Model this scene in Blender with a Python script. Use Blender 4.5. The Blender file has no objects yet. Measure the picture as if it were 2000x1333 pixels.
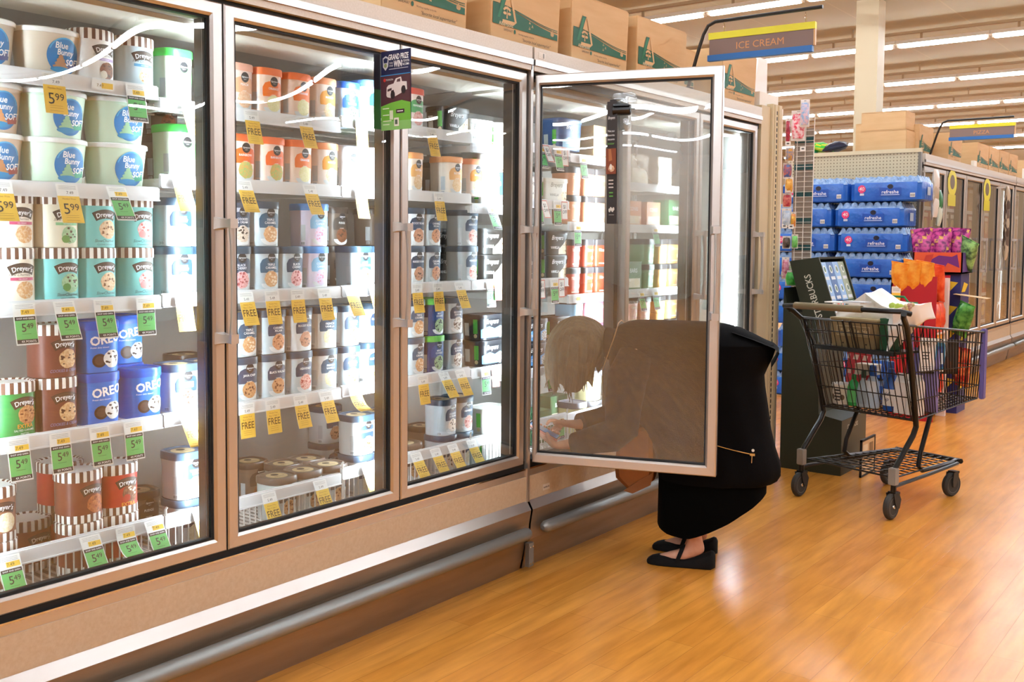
import bpy, bmesh, math, random
from mathutils import Vector, Matrix
random.seed(7)
scene = bpy.context.scene
COL = scene.collection
PI = math.pi

# ------------------------------------------------------------------ camera
CAM = Vector((2.442, -1.8995, 1.3971)); YAW, PITCH, ROLL = .6752, -.0594, .0054
FPX, PPX, PPY = 1976.43, 914.35, 588.66
cf = Vector((-math.sin(YAW)*math.cos(PITCH), math.cos(YAW)*math.cos(PITCH), math.sin(PITCH)))
c0 = Vector((math.cos(YAW), math.sin(YAW), 0)); c1 = c0.cross(cf)
CR = math.cos(ROLL)*c0 + math.sin(ROLL)*c1; CU = -math.sin(ROLL)*c0 + math.cos(ROLL)*c1
cd = bpy.data.cameras.new('camera'); cam = bpy.data.objects.new('camera', cd); COL.objects.link(cam)
cd.sensor_width = 36; cd.lens = FPX/2000*36
cd.shift_x = (1000-PPX)/2000; cd.shift_y = -(666.5-PPY)/2000
cd.clip_start = .05; cd.clip_end = 200
M = Matrix((CR, CU, -cf)).transposed().to_4x4(); M.translation = CAM
cam.matrix_world = M
scene.camera = cam

# ------------------------------------------------------------------ view, world
vs = scene.view_settings
scene.display_settings.display_device = 'sRGB'
vs.view_transform = 'Standard'; vs.look = 'None'; vs.gamma = 1; vs.use_curve_mapping = False
vs.exposure = 0.0
LAMP_L, LED_L = 57.0, 155.0           # radiance of the ceiling tubes and of the freezer light strips
w = bpy.data.worlds.new('world'); scene.world = w; w.use_nodes = True
w.node_tree.nodes['Background'].inputs[0].default_value = (.9, .85, .78, 1)
w.node_tree.nodes['Background'].inputs[1].default_value = .12
scene.cycles.max_bounces = 10; scene.cycles.transparent_max_bounces = 24
scene.cycles.diffuse_bounces = 5; scene.cycles.glossy_bounces = 5
scene.cycles.caustics_reflective = False; scene.cycles.caustics_refractive = False
scene.cycles.sample_clamp_indirect = 6

# ------------------------------------------------------------------ rays onto real planes
def ray(u, v): return cf + CR*((u-PPX)/FPX) - CU*((v-PPY)/FPX)
def hit(u, v, ax, val):
    d = ray(u, v); return CAM + d*((val-CAM[ax])/d[ax])
def yx(u, v, x): return hit(u, v, 0, x).y            # y where the ray meets a plane parallel to the freezer front
def zx(u, v, x): return hit(u, v, 0, x).z
def ycen(ur, v, xc, R):                              # centre of a round thing of radius R whose far-side outline is at ur
    d = ray(ur, v); n = Vector((-d.y, d.x)).normalized()
    t = (xc - R*n.x - CAM.x)/d.x
    return CAM.y + t*d.y + R*n.y

# ------------------------------------------------------------------ materials
def lin(c):
    if isinstance(c, str):
        c = [int(c[i:i+2], 16)/255 for i in (0, 2, 4)]
    return tuple(x/12.92 if x <= .04045 else ((x+.055)/1.055)**2.4 for x in c)
MATS = {}
def mat(name, c='808080', rough=.5, metal=0, emit=0, spec=.5, bump=None, var=None, alpha=1, coat=0, trans=0, stretch=(1,1,1), ior=1.45):
    if name in MATS: return MATS[name]
    m = bpy.data.materials.new(name); m.use_nodes = True
    nt = m.node_tree; b = nt.nodes['Principled BSDF']; rgb = lin(c)
    b.inputs['Base Color'].default_value = (*rgb, 1); b.inputs['Roughness'].default_value = rough
    b.inputs['Metallic'].default_value = metal; b.inputs['Specular IOR Level'].default_value = spec
    b.inputs['Coat Weight'].default_value = coat; b.inputs['Coat Roughness'].default_value = .15
    b.inputs['Transmission Weight'].default_value = trans; b.inputs['IOR'].default_value = ior
    b.inputs['Alpha'].default_value = alpha
    if emit:
        b.inputs['Emission Color'].default_value = (*rgb, 1); b.inputs['Emission Strength'].default_value = emit
    if var or bump:
        tc = nt.nodes.new('ShaderNodeTexCoord'); mp = nt.nodes.new('ShaderNodeMapping'); mp.inputs['Scale'].default_value = stretch
        nt.links.new(tc.outputs['Object'], mp.inputs['Vector'])
    if var:                                          # (scale, amount 0..1, second colour)
        n = nt.nodes.new('ShaderNodeTexNoise'); n.inputs['Scale'].default_value = var[0]; n.inputs['Detail'].default_value = 5
        r = nt.nodes.new('ShaderNodeValToRGB'); r.color_ramp.elements[0].position = .5-var[1]*.25; r.color_ramp.elements[1].position = .5+var[1]*.25
        r.color_ramp.elements[0].color = (*rgb, 1); r.color_ramp.elements[1].color = (*lin(var[2]), 1)
        nt.links.new(mp.outputs[0], n.inputs['Vector']); nt.links.new(n.outputs['Fac'], r.inputs['Fac'])
        nt.links.new(r.outputs['Color'], b.inputs['Base Color'])
    if bump:                                         # (scale, strength)
        n2 = nt.nodes.new('ShaderNodeTexNoise'); n2.inputs['Scale'].default_value = bump[0]; n2.inputs['Detail'].default_value = 4
        bp = nt.nodes.new('ShaderNodeBump'); bp.inputs['Strength'].default_value = bump[1]; bp.inputs['Distance'].default_value = .01
        nt.links.new(mp.outputs[0], n2.inputs['Vector']); nt.links.new(n2.outputs['Fac'], bp.inputs['Height'])
        nt.links.new(bp.outputs['Normal'], b.inputs['Normal'])
    MATS[name] = m
    return m
def P_(hexc, rough=.45, **k): return mat('print_'+hexc+('' if rough == .45 else '_r%d' % (rough*100)), hexc, rough, **k)

def glass_mat(name, f0=.12, tint=(.96, .98, .97), fog=None, wave=(2.2, .02)):
    m = bpy.data.materials.new(name); m.use_nodes = True; nt = m.node_tree; N = nt.nodes.new; Lk = nt.links.new
    nt.nodes.remove(nt.nodes['Principled BSDF']); out = nt.nodes['Material Output']
    tr = N('ShaderNodeBsdfTransparent'); tr.inputs[0].default_value = (*tint, 1)
    gl = N('ShaderNodeBsdfGlossy'); gl.inputs['Roughness'].default_value = .0
    lw = N('ShaderNodeLayerWeight'); lw.inputs['Blend'].default_value = .5
    pw = N('ShaderNodeMath'); pw.operation = 'POWER'; pw.inputs[1].default_value = 4.0; Lk(lw.outputs['Facing'], pw.inputs[0])
    ma = N('ShaderNodeMath'); ma.operation = 'MULTIPLY_ADD'; ma.inputs[1].default_value = 1-f0; ma.inputs[2].default_value = f0; Lk(pw.outputs[0], ma.inputs[0])
    tc = N('ShaderNodeTexCoord'); nz = N('ShaderNodeTexNoise'); nz.inputs['Scale'].default_value = wave[0]; nz.inputs['Detail'].default_value = 0
    bp = N('ShaderNodeBump'); bp.inputs['Strength'].default_value = 1; bp.inputs['Distance'].default_value = wave[1]
    Lk(tc.outputs['Object'], nz.inputs['Vector']); Lk(nz.outputs['Fac'], bp.inputs['Height']); Lk(bp.outputs['Normal'], gl.inputs['Normal'])
    mx = N('ShaderNodeMixShader'); Lk(ma.outputs[0], mx.inputs[0]); Lk(tr.outputs[0], mx.inputs[1]); Lk(gl.outputs[0], mx.inputs[2])
    last = mx
    if fog:                                          # a film of condensation: thin where wiped, thick in a cloud of its own shape
        sep = N('ShaderNodeSeparateXYZ'); Lk(tc.outputs['Object'], sep.inputs[0])
        df = N('ShaderNodeBsdfDiffuse'); df.inputs[0].default_value = (.9, .92, .9, 1)
        tl = N('ShaderNodeBsdfTranslucent'); tl.inputs[0].default_value = (.92, .94, .92, 1)
        dm = N('ShaderNodeMixShader'); dm.inputs[0].default_value = .6; Lk(df.outputs[0], dm.inputs[1]); Lk(tl.outputs[0], dm.inputs[2])
        vd = N('ShaderNodeVectorMath'); vd.operation = 'SUBTRACT'; vd.inputs[1].default_value = fog['centre']; Lk(tc.outputs['Object'], vd.inputs[0])
        vm = N('ShaderNodeVectorMath'); vm.operation = 'MULTIPLY'; vm.inputs[1].default_value = fog['scale']; Lk(vd.outputs[0], vm.inputs[0])
        ln = N('ShaderNodeVectorMath'); ln.operation = 'LENGTH'; Lk(vm.outputs[0], ln.inputs[0])
        n3 = N('ShaderNodeTexNoise'); n3.inputs['Scale'].default_value = 5; n3.inputs['Detail'].default_value = 6; Lk(tc.outputs['Object'], n3.inputs['Vector'])
        ad = N('ShaderNodeMath'); ad.operation = 'MULTIPLY_ADD'; ad.inputs[1].default_value = .7; Lk(n3.outputs['Fac'], ad.inputs[0]); Lk(ln.outputs['Value'], ad.inputs[2])
        mr = N('ShaderNodeMapRange'); mr.interpolation_type = 'SMOOTHSTEP'
        for i, q in zip((1, 2, 3, 4), (.35, 1.45, fog['max'], fog['min'])): mr.inputs[i].default_value = q
        Lk(ad.outputs[0], mr.inputs[0])
        m2 = N('ShaderNodeMixShader'); Lk(mr.outputs[0], m2.inputs[0]); Lk(mx.outputs[0], m2.inputs[1]); Lk(dm.outputs[0], m2.inputs[2]); last = m2
    Lk(last.outputs[0], out.inputs[0]); MATS[name] = m
    return m

def floor_mat():
    m = bpy.data.materials.new('golden_plank_floor'); m.use_nodes = True; nt = m.node_tree; N = nt.nodes.new; Lk = nt.links.new
    b = nt.nodes['Principled BSDF']; tc = N('ShaderNodeTexCoord'); mp = N('ShaderNodeMapping'); mp.inputs['Rotation'].default_value = (0, 0, PI/2)
    Lk(tc.outputs['Object'], mp.inputs[0])
    br = N('ShaderNodeTexBrick'); br.offset = .37; br.inputs['Scale'].default_value = 1
    br.inputs['Brick Width'].default_value = .92; br.inputs['Row Height'].default_value = .102
    br.inputs['Mortar Size'].default_value = .0011; br.inputs['Mortar Smooth'].default_value = .6
    br.inputs['Color1'].default_value = (*lin('e69f45'), 1); br.inputs['Color2'].default_value = (*lin('dc923b'), 1); br.inputs['Mortar'].default_value = (*lin('bd7a30'), 1)
    Lk(mp.outputs[0], br.inputs[0])
    m2 = N('ShaderNodeMapping'); m2.inputs['Scale'].default_value = (14, 1.6, 1); Lk(tc.outputs['Object'], m2.inputs[0])
    nz = N('ShaderNodeTexNoise'); nz.inputs['Scale'].default_value = 1.6; nz.inputs['Detail'].default_value = 7; Lk(m2.outputs[0], nz.inputs[0])
    rp = N('ShaderNodeValToRGB'); rp.color_ramp.elements[0].color = (.80, .74, .66, 1); rp.color_ramp.elements[1].color = (1.12, 1.1, 1.06, 1)
    rp.color_ramp.elements[0].position = .3; rp.color_ramp.elements[1].position = .7; Lk(nz.outputs['Fac'], rp.inputs[0])
    mu = N('ShaderNodeMixRGB'); mu.blend_type = 'MULTIPLY'; mu.inputs[0].default_value = 1; Lk(br.outputs['Color'], mu.inputs[1]); Lk(rp.outputs[0], mu.inputs[2])
    Lk(mu.outputs[0], b.inputs['Base Color'])
    n2 = N('ShaderNodeTexNoise'); n2.inputs['Scale'].default_value = 3; n2.inputs['Detail'].default_value = 4; Lk(tc.outputs['Object'], n2.inputs[0])
    mr = N('ShaderNodeMapRange'); mr.inputs[3].default_value = .16; mr.inputs[4].default_value = .30; Lk(n2.outputs['Fac'], mr.inputs[0]); Lk(mr.outputs[0], b.inputs['Roughness'])
    bp = N('ShaderNodeBump'); bp.inputs['Strength'].default_value = .25; bp.inputs['Distance'].default_value = .002
    Lk(br.outputs['Fac'], bp.inputs['Height']); bp.invert = True; Lk(bp.outputs[0], b.inputs['Normal'])
    b.inputs['Specular IOR Level'].default_value = .5
    return m

STEEL = mat('brushed_steel', 'd4cec8', .36, .9, bump=(60, .05), stretch=(1, .02, 1))
STEELV = mat('brushed_steel_upright', 'd0cac4', .34, .9, bump=(60, .05), stretch=(1, 1, .02))
CHROME = mat('chrome', 'd8d6d2', .12, 1)
GALV = mat('grey_bumper_rail', '8f918f', .38, .55)
BEIGE_PANEL = mat('beige_enamel_panel', 'd2c2aa', .5, .2, var=(90, .8, 'c9b69a'))
HEADER_PANEL = mat('pale_speckled_header', 'd3c9bd', .45, .2, var=(160, .9, 'c6bcae'))
KICK = mat('scuffed_metal_kickplate', 'ab9782', .42, .7, var=(7, .9, '93806c'), stretch=(1, .25, 2.5), bump=(30, .06))
BLACK = mat('black_rubber', '0b0a0a', .6)
DGREY = mat('dark_grey_mullion', '4a443f', .35, .4)
WHITE = mat('white_enamel', 'f0efec', .4)
INNER = mat('pale_freezer_lining', 'a9a6a0', .45, .1)
HANDM = mat('worn_chrome_handle', 'cfccc8', .28, .55)
WIRE = mat('white_coated_wire', 'e2ded6', .4)
RAILW = mat('white_price_rail', 'efeff0', .3)
PAPER = mat('white_paper', 'f4f2ee', .6)
CARD = mat('brown_cardboard', 'd0ac7e', .75, var=(4, .8, 'c8a272'), stretch=(1, 1, 6))
CARDIN = mat('brown_cardboard_shade_side', 'a97b4d', .8, var=(4, .8, 'a07246'), stretch=(1, 1, 6))
CREAM = mat('cream_painted_steel', 'cdbd9a', .5)
TAGY = mat('yellow_tag_paper', 'f6c94c', .5); TAGG = mat('green_tag_paper', '67c06b', .5); INK = mat('dark_ink', '20242c', .5)
CARTBLK = mat('black_coated_steel', '131110', .32, .2)
GLASS = glass_mat('freezer_glass', .10, wave=(2.0, .016))
GLASS_OPEN = glass_mat('fogged_freezer_glass', .115, wave=(2.0, .010), fog=dict(centre=(0, .52, 1.74), scale=(1, 2.3, 1.9), max=.28, min=.006))
# ------------------------------------------------------------------ mesh building
class B:
    def __init__(s): s.bm = bmesh.new(); s.mats = []
    def mi(s, m):
        if m not in s.mats: s.mats.append(m)
        return s.mats.index(m)
    def face(s, vs, m, sm=False):
        try: f = s.bm.faces.new(vs)
        except ValueError: return None
        f.material_index = s.mi(m); f.smooth = sm; return f
    def poly(s, pts, m): return s.face([s.bm.verts.new(p) for p in pts], m)
    def box(s, a, b, m, T=None, taper=None):
        (x0, y0, z0), (x1, y1, z1) = a, b
        ps = [Vector((x, y, z)) for z in (z0, z1) for x, y in ((x0, y0), (x1, y0), (x1, y1), (x0, y1))]
        if T: ps = [T(p) if callable(T) else T @ p for p in ps]
        v = [s.bm.verts.new(p) for p in ps]
        for q in ((3, 2, 1, 0), (4, 5, 6, 7), (0, 1, 5, 4), (1, 2, 6, 5), (2, 3, 7, 6), (3, 0, 4, 7)): s.face([v[i] for i in q], m)
    def loft(s, rings, m, caps=(True, True), closed=True, sm=True):
        R = [[s.bm.verts.new(p) for p in r] for r in rings]; n = len(R[0]); mm = m
        for i in range(len(R)-1):
            for k in range(n if closed else n-1):
                k2 = (k+1) % n
                if callable(m): mm = m(i, k)
                s.face([R[i][k], R[i][k2], R[i+1][k2], R[i+1][k]], mm, sm)
        mm = m(0, 0) if callable(m) else m
        if caps[0]: s.face(R[0][::-1], mm)
        if caps[1]: s.face(R[-1], m(len(R)-2, 0) if callable(m) else m)
        return R
    def tube(s, pts, r, m, seg=8, closed=False, caps=True):
        pts = [Vector(p) for p in pts]; n = len(pts); rings = []; prev = None
        for i, p in enumerate(pts):
            if closed: t = pts[(i+1) % n]-pts[i-1]
            else: t = pts[min(i+1, n-1)]-pts[max(i-1, 0)]
            t.normalize()
            if prev is None: prev = Vector((0, 0, 1)) if abs(t.z) < .9 else Vector((1, 0, 0))
            a = prev - t*prev.dot(t)
            if a.length < 1e-6: a = t.orthogonal()
            a.normalize(); prev = a; b = t.cross(a); rr = r[i] if isinstance(r, (list, tuple)) else r
            rings.append([p + (a*math.cos(2*PI*k/seg)+b*math.sin(2*PI*k/seg))*rr for k in range(seg)])
        if closed: rings.append(rings[0])
        s.loft(rings, m, (caps and not closed, caps and not closed), sm=seg > 4)
    def lathe(s, prof, m, seg=20, T=None, caps=(True, True)):
        T = T or Matrix()
        s.loft([[T @ Vector((r*math.cos(2*PI*k/seg), r*math.sin(2*PI*k/seg), z)) for k in range(seg)] for r, z in prof], m, caps)
    def prism(s, pts, d, m, T):                       # 2-D outline pushed d deep; T maps (x, y, depth) to space
        a = [s.bm.verts.new(T(x, y, 0)) for x, y in pts]; b = [s.bm.verts.new(T(x, y, d)) for x, y in pts]
        s.face(a, m); s.face(b[::-1], m); n = len(pts)
        for i in range(n): s.face([a[i], b[i], b[(i+1) % n], a[(i+1) % n]], m)
    def grid(s, fn, nu, nv, m, sm=True):
        V = [[s.bm.verts.new(fn(i/nu, j/nv)) for j in range(nv+1)] for i in range(nu+1)]
        for i in range(nu):
            for j in range(nv): s.face([V[i][j], V[i+1][j], V[i+1][j+1], V[i][j+1]], m, sm)
    def flat2d(s, faces, m, T, step=None):            # faces: lists of 2-D points, mapped by T(u, v) after cutting every `step`
        t = bmesh.new()
        for f in faces:
            try: t.faces.new([t.verts.new((p[0], p[1], 0)) for p in f])
            except ValueError: pass
        if step:
            us = [v.co.x for v in t.verts]
            if us:
                k = math.floor(min(us)/step)+1
                while k*step < max(us):
                    bmesh.ops.bisect_plane(t, geom=t.verts[:]+t.edges[:]+t.faces[:], plane_co=(k*step, 0, 0), plane_no=(1, 0, 0)); k += 1
        idx = {v: s.bm.verts.new(T(v.co.x, v.co.y)) for v in t.verts}
        for f in t.faces: s.face([idx[v] for v in f.verts], m)
        t.free()
    def mesh(s, name, bevel=0, weld=True, angle=35):
        if bevel:
            bmesh.ops.bevel(s.bm, geom=[e for e in s.bm.edges if len(e.link_faces) == 2 and e.calc_face_angle(0) > .7], offset=bevel, segments=2, affect='EDGES', clamp_overlap=True)
        me = bpy.data.meshes.new(name); s.bm.to_mesh(me); s.bm.free()
        for m in s.mats: me.materials.append(m)
        try: me.set_sharp_from_angle(angle=math.radians(angle))
        except Exception: pass
        return me
    def obj(s, name, parent=None, loc=None, rot=None, bevel=0, label=None, fix=True, kind=None):
        if fix: bmesh.ops.recalc_face_normals(s.bm, faces=s.bm.faces[:])
        o = bpy.data.objects.new(name, s.mesh(name, bevel)); COL.objects.link(o)
        if parent: o.parent = parent
        if loc is not None: o.location = loc
        if rot is not None: o.rotation_euler = rot
        if label: o['label'] = label
        if kind: o['kind'] = kind
        return o
def rotz(a): return Matrix.Rotation(a, 4, 'Z')
LABELS = {}
def tag(o, label, cat, group=None, kind=None):
    n = len(label.split())
    if not 4 <= n <= 16: print('LABEL LENGTH', n, label)
    if label in LABELS and LABELS[label] != group: print('LABEL REPEATED', label)
    LABELS[label] = group
    o['label'] = label; o['category'] = cat
    if group: o['group'] = group
    if kind: o['kind'] = kind
    return o
def thing(name, label, cat, loc=(0, 0, 0), rz=0, group=None):
    o = bpy.data.objects.new(name, None); COL.objects.link(o); o.empty_display_size = .05
    o.location = loc; o.rotation_euler = (0, 0, rz); return tag(o, label, cat, group)
def struct(o): o['kind'] = 'structure'; return o
def copy_tree(o, parent=None):
    c = o.copy(); COL.objects.link(c)
    if parent: c.parent = parent
    for ch in list(o.children): copy_tree(ch, c)
    return c
def part(me, name, parent, label=None):
    o = bpy.data.objects.new(name, me); COL.objects.link(o); o.parent = parent
    if label: o['label'] = label
    return o

# ------------------------------------------------------------------ lettering and flat prints
_T = {}
def glyphs(txt, bold=0, shear=0):
    k = (txt, bold, shear)
    if k not in _T:
        c = bpy.data.curves.new('t', 'FONT'); c.body = txt; c.size = 1; c.offset = bold; c.shear = shear; c.resolution_u = 2; c.align_x = 'CENTER'
        o = bpy.data.objects.new('t', c); COL.objects.link(o); me = o.to_mesh()
        vs = [(v.co.x, v.co.y) for v in me.vertices]; fs = [[vs[i] for i in p.vertices] for p in me.polygons]
        o.to_mesh_clear(); bpy.data.objects.remove(o); bpy.data.curves.remove(c)
        xs = [v[0] for v in vs] or [0]; ys = [v[1] for v in vs] or [0]
        _T[k] = (fs, min(xs), max(xs), min(ys), max(ys))
    return _T[k]
def text(b, T, txt, u, v, h, m, bold=0, shear=0, width=None, arc=None, rot=0, off=.0008, step=.006, maxw=None):
    """lettering `h` high (capitals) centred at (u, v); width squeezes it, arc bends it over a circle of that radius"""
    fs, x0, x1, y0, y1 = glyphs(txt, bold, shear); s = h/.72; sx = s
    if width: sx = width/(x1-x0)
    if maxw and (x1-x0)*sx > maxw: sx = maxw/(x1-x0)
    xc = (x0+x1)/2; ca, sa = math.cos(rot), math.sin(rot); out = []
    for f in fs:
        q = []
        for x, y in f:
            x = (x-xc)*sx; y = (y-.36)*s
            if arc: a = x/arc; x, y = (arc+y)*math.sin(a), (arc+y)*math.cos(a)-arc
            q.append((u+x*ca-y*sa, v+x*sa+y*ca))
        out.append(q)
    b.flat2d(out, m, lambda p, q: T(p, q, off), step)
def rect(b, T, u0, v0, u1, v1, m, off=.0004, step=.012): b.flat2d([[(u0, v0), (u1, v0), (u1, v1), (u0, v1)]], m, lambda p, q: T(p, q, off), step)
def shape(b, T, pts, m, off=.0005, step=.012):
    b.flat2d([pts], m, lambda p, q: T(p, q, off), step)
def disc(b, T, u, v, ru, rv, m, off=.0005, n=20, wob=0, seed=0, step=.012):
    rnd = random.Random(seed)
    shape(b, T, [(u+ru*(1+wob*rnd.uniform(-1, 1))*math.cos(2*PI*k/n), v+rv*(1+wob*rnd.uniform(-1, 1))*math.sin(2*PI*k/n)) for k in range(n)], m, off, step)
def arcband(b, T, u, v, R, a, w, m, off=.0005, n=10):
    for k in range(n):
        q = []
        for t, r in ((k/n, R-w/2), ((k+1)/n, R-w/2), ((k+1)/n, R+w/2), (k/n, R+w/2)):
            g = (t-.5)*2*a; q.append((u+r*math.sin(g), v+r*math.cos(g)-R))
        b.flat2d([q], m, lambda p, s: T(p, s, off))
def scoop(b, T, u, v, r, m, chips=None, n=7, seed=0, off=.0007):
    disc(b, T, u, v, r, r*.92, m, off, 22, .05, seed)
    if chips:
        rnd = random.Random(seed+3)
        for i in range(n):
            a, q = rnd.uniform(0, 6.28), r*.82*math.sqrt(rnd.random()); k = r*rnd.uniform(.10, .2)
            disc(b, T, u+q*math.cos(a), v+q*.9*math.sin(a), k, k*rnd.uniform(.5, 1), chips, off+.0003, 6, .3, i)
def fruit_mat(c, c2, s=180): return mat('scoop_'+c+c2, c, .6, var=(s, .7, c2))

# ------------------------------------------------------------------ rounded tubs and cartons
def sring(w, d, z, n=2.6, seg=36):
    out = []
    for k in range(seg):
        a = 2*PI*k/seg; ca, sa = math.cos(a), math.sin(a)
        r = (abs(ca)**n+abs(sa)**n)**(-1/n)
        out.append(Vector((d/2*r*ca, w/2*r*sa, z)))
    return out
def smap(w, d, n=2.6, scale=lambda v: 1.0):
    seg = 144; ring = sring(w, d, 0, n, seg); acc = [0.0]
    for k in range(1, seg+1): acc.append(acc[-1]+(ring[k % seg]-ring[k-1]).length)
    tot = acc[-1]
    def T(u, v, off):
        a = u % tot; lo = 0; hi = seg
        while hi-lo > 1:
            mid = (lo+hi)//2
            if acc[mid] <= a: lo = mid
            else: hi = mid
        p, q = ring[lo], ring[(lo+1) % seg]; t = (a-acc[lo])/max(acc[lo+1]-acc[lo], 1e-9)
        tg = (q-p).normalized(); c = p.lerp(q, t)*scale(v); c += Vector((tg.y, -tg.x, 0))*off; c.z = v
        return c
    return T
# ------------------------------------------------------------------ ice cream packs: every kind is a body and a lid mesh, shared by its copies
KIND = {}
WHT, BRN, TXT = P_('fbf8f2'), P_('6b4636'), P_('ffffff')
def reg(key, parts, h, R, look, name='ice_cream_carton', cat='ice cream carton'): KIND[key] = dict(parts=parts, h=h, R=R, look=look, name=name, cat=cat)
def lidmesh(w, d, z0, z1, n, m, seg=40, top=None, rim=.004, topprint=None):
    b = B(); r = lambda s, z: sring(w+s, d+s, z, n, seg)
    b.loft([r(rim*1.2, z0), r(rim*1.5, z0+.002), r(rim*1.4, z1-.003), r(rim*.4, z1), r(-.012, z1-.001), r(-.018, z1-.004)], m, (True, True))
    if topprint: topprint(b)
    return b.mesh('lid')
def bodymesh(w, d, z0, z1, n, m, prints, seg=40, bot=.96, dz=(0, 1)):
    b = B(); N = 6; sc = lambda v: bot+(1-bot)*min(1, max(0, (v-z0)/(z1-z0)))
    b.loft([[Vector((p.x*sc(z0)*.97, p.y*sc(z0)*.97, z0)) for p in sring(w, d, z0, n, seg)]] +
           [[Vector((p.x*sc(z), p.y*sc(z), z)) for p in sring(w, d, z, n, seg)] for z in [z0+.002+(z1-z0-.002)*i/N for i in range(N+1)]], m)
    prints(b, smap(w, d, n, sc)); return b.mesh('body')

def dreyer(key, col, look, scol, chips, lower, band=None, script=False, extra=None, bottom=False, low_col='f7efe2', seed=1, flat=False):
    w, d, h, n = .124, .118, .149, 2.5; m = P_(col, .4)
    stripe = lambda i, k: BRN if k % 2 else WHT
    def pr(b, T):
        zb = .112
        arcband(b, T, .012, .096, .075, .50, .026, P_('3a2a24'), .0006); arcband(b, T, .012, .096, .075, .46, .021, P_('4d3a31'), .0008)
        text(b, T, "Dreyer's", .012, .0955, .0135, TXT, .012, .1, arc=.075, off=.0014, maxw=.062)
        if script: text(b, T, 'Slow Churned', .004, .078, .0075, P_('6d6358'), 0, .5, off=.0009, maxw=.072)
        if band: rect(b, T, -.022, .062, .046, .07, P_(band), .0007); text(b, T, 'ICE CREAM', .012, .066, .0036, TXT, off=.0011)
        cy = .036 if script else (.052 if not extra else .06)
        scoop(b, T, .02, cy, .029 if not script else .026, fruit_mat(*scol), [P_(c) for c in chips] and P_(chips[0]), 9, seed)
        if len(chips) > 1: scoop(b, T, .006, cy-.012, .012, P_(chips[1]), None, seed=seed+5, off=.0012)
        if extra: text(b, T, 'EXTRA', .012, .030, .011, P_('f2a83a'), .02, off=.001)
        if not script: text(b, T, lower[0], .010, .0185 if extra else .02, .0085 if not extra else .0055, P_(low_col), .004, .25 if not extra else 0, off=.001, maxw=.085)
        if len(lower) > 1: text(b, T, lower[1], .010, .009, .005, P_(low_col), off=.001, maxw=.08)
        if bottom:
            for k in range(40):
                u = -.19+k*.0095; rect(b, T, u, .001, u+.0095, .024, (BRN, WHT)[k % 2], .0012)
    body = bodymesh(w, d, 0, .124, n, m, pr, bot=.99)
    reg(key, [(body, 'body'), (lidmesh(w, d, .119, h, n, stripe), 'lid', 'lid with brown and white stripes')], h, .061, look)
MINT, DOUGH, BERRY, VAN, CHOC, BUTTER = ('b9d9b0', '8fbf94'), ('efd6b4', 'd9a97c'), ('f2c9c6', 'd7817e'), ('f6ead0', 'e9d2a2'), ('6a3a22', '8c5636'), ('e6b98a', 'c98a55')
dreyer('dr_cream_pink', 'f4ead8', 'cream carton with pink band', ('f1d9b5', 'd9944f'), ['e0a86a'], [''], 'd0547c', True)
dreyer('dr_cream_mint', 'f1ead4', 'cream carton with green band', MINT, ['5a4030', '6a9c50'], [''], '8fcf9a', True, seed=2)
dreyer('dr_cream_lav', 'efe9e2', 'cream carton with lavender band', CHOC, ['4a2414', 'e8dcc8'], [''], 'b79cc8', True, seed=3)
dreyer('dr_pale_blue', 'cfe3ec', 'pale blue carton with blue band', VAN, ['cfa06a'], [''], '5aa7d8', True, seed=4)
dreyer('dr_teal_mint', '7fd0cd', 'teal carton with mint scoop', MINT, ['5a3a2a', '55904a'], ['SlowChurned', 'MINT COOKIE'], low_col='3b4a4c', seed=5)
dreyer('dr_teal_dough', '7fd0cd', 'teal carton with cookie dough scoop', DOUGH, ['8a5a3a'], ['SlowChurned', 'COOKIE DOUGH'], low_col='3b4a4c', seed=6)
dreyer('dr_teal_berry', '7fd0cd', 'teal carton with pink scoop', BERRY, ['b8433f', 'd98a86'], ['SlowChurned', 'STRAWBERRY'], low_col='3b4a4c', seed=7)
dreyer('dr_brown', '6e3a30', 'brown carton with cookie scoop', ('e9c79a', 'c7925c'), ['402418'], ['COOKIES & CREAM'], low_col='8f86b0', seed=8)
dreyer('dr_green', '2f8d49', 'green carton with caramel scoop', ('d9a26a', 'a9683a'), ['6d3b1c'], ['SALTED CARAMEL', 'PRETZEL'], extra=True, low_col='ffffff', seed=9)
dreyer('dr_choc', '7c3f2d', 'brown carton striped top and bottom', ('a8552c', 'c87a44'), ['8c4522'], ['CHOCOLATE'], low_col='e58a86', bottom=True, seed=10)
dreyer('dr_red', 'c23a2c', 'red carton striped top and bottom', ('6b3a26', '9c6a4a'), ['f0dcc0', 'c04030'], ['ROCKY ROAD'], extra=True, low_col='ffffff', bottom=True, seed=11)
dreyer('dr_vanilla', '8c5a40', 'brown carton with pale vanilla scoop', VAN, ['f5ead2'], ['VANILLA'], low_col='8fb8e0', bottom=True, seed=12)

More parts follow.
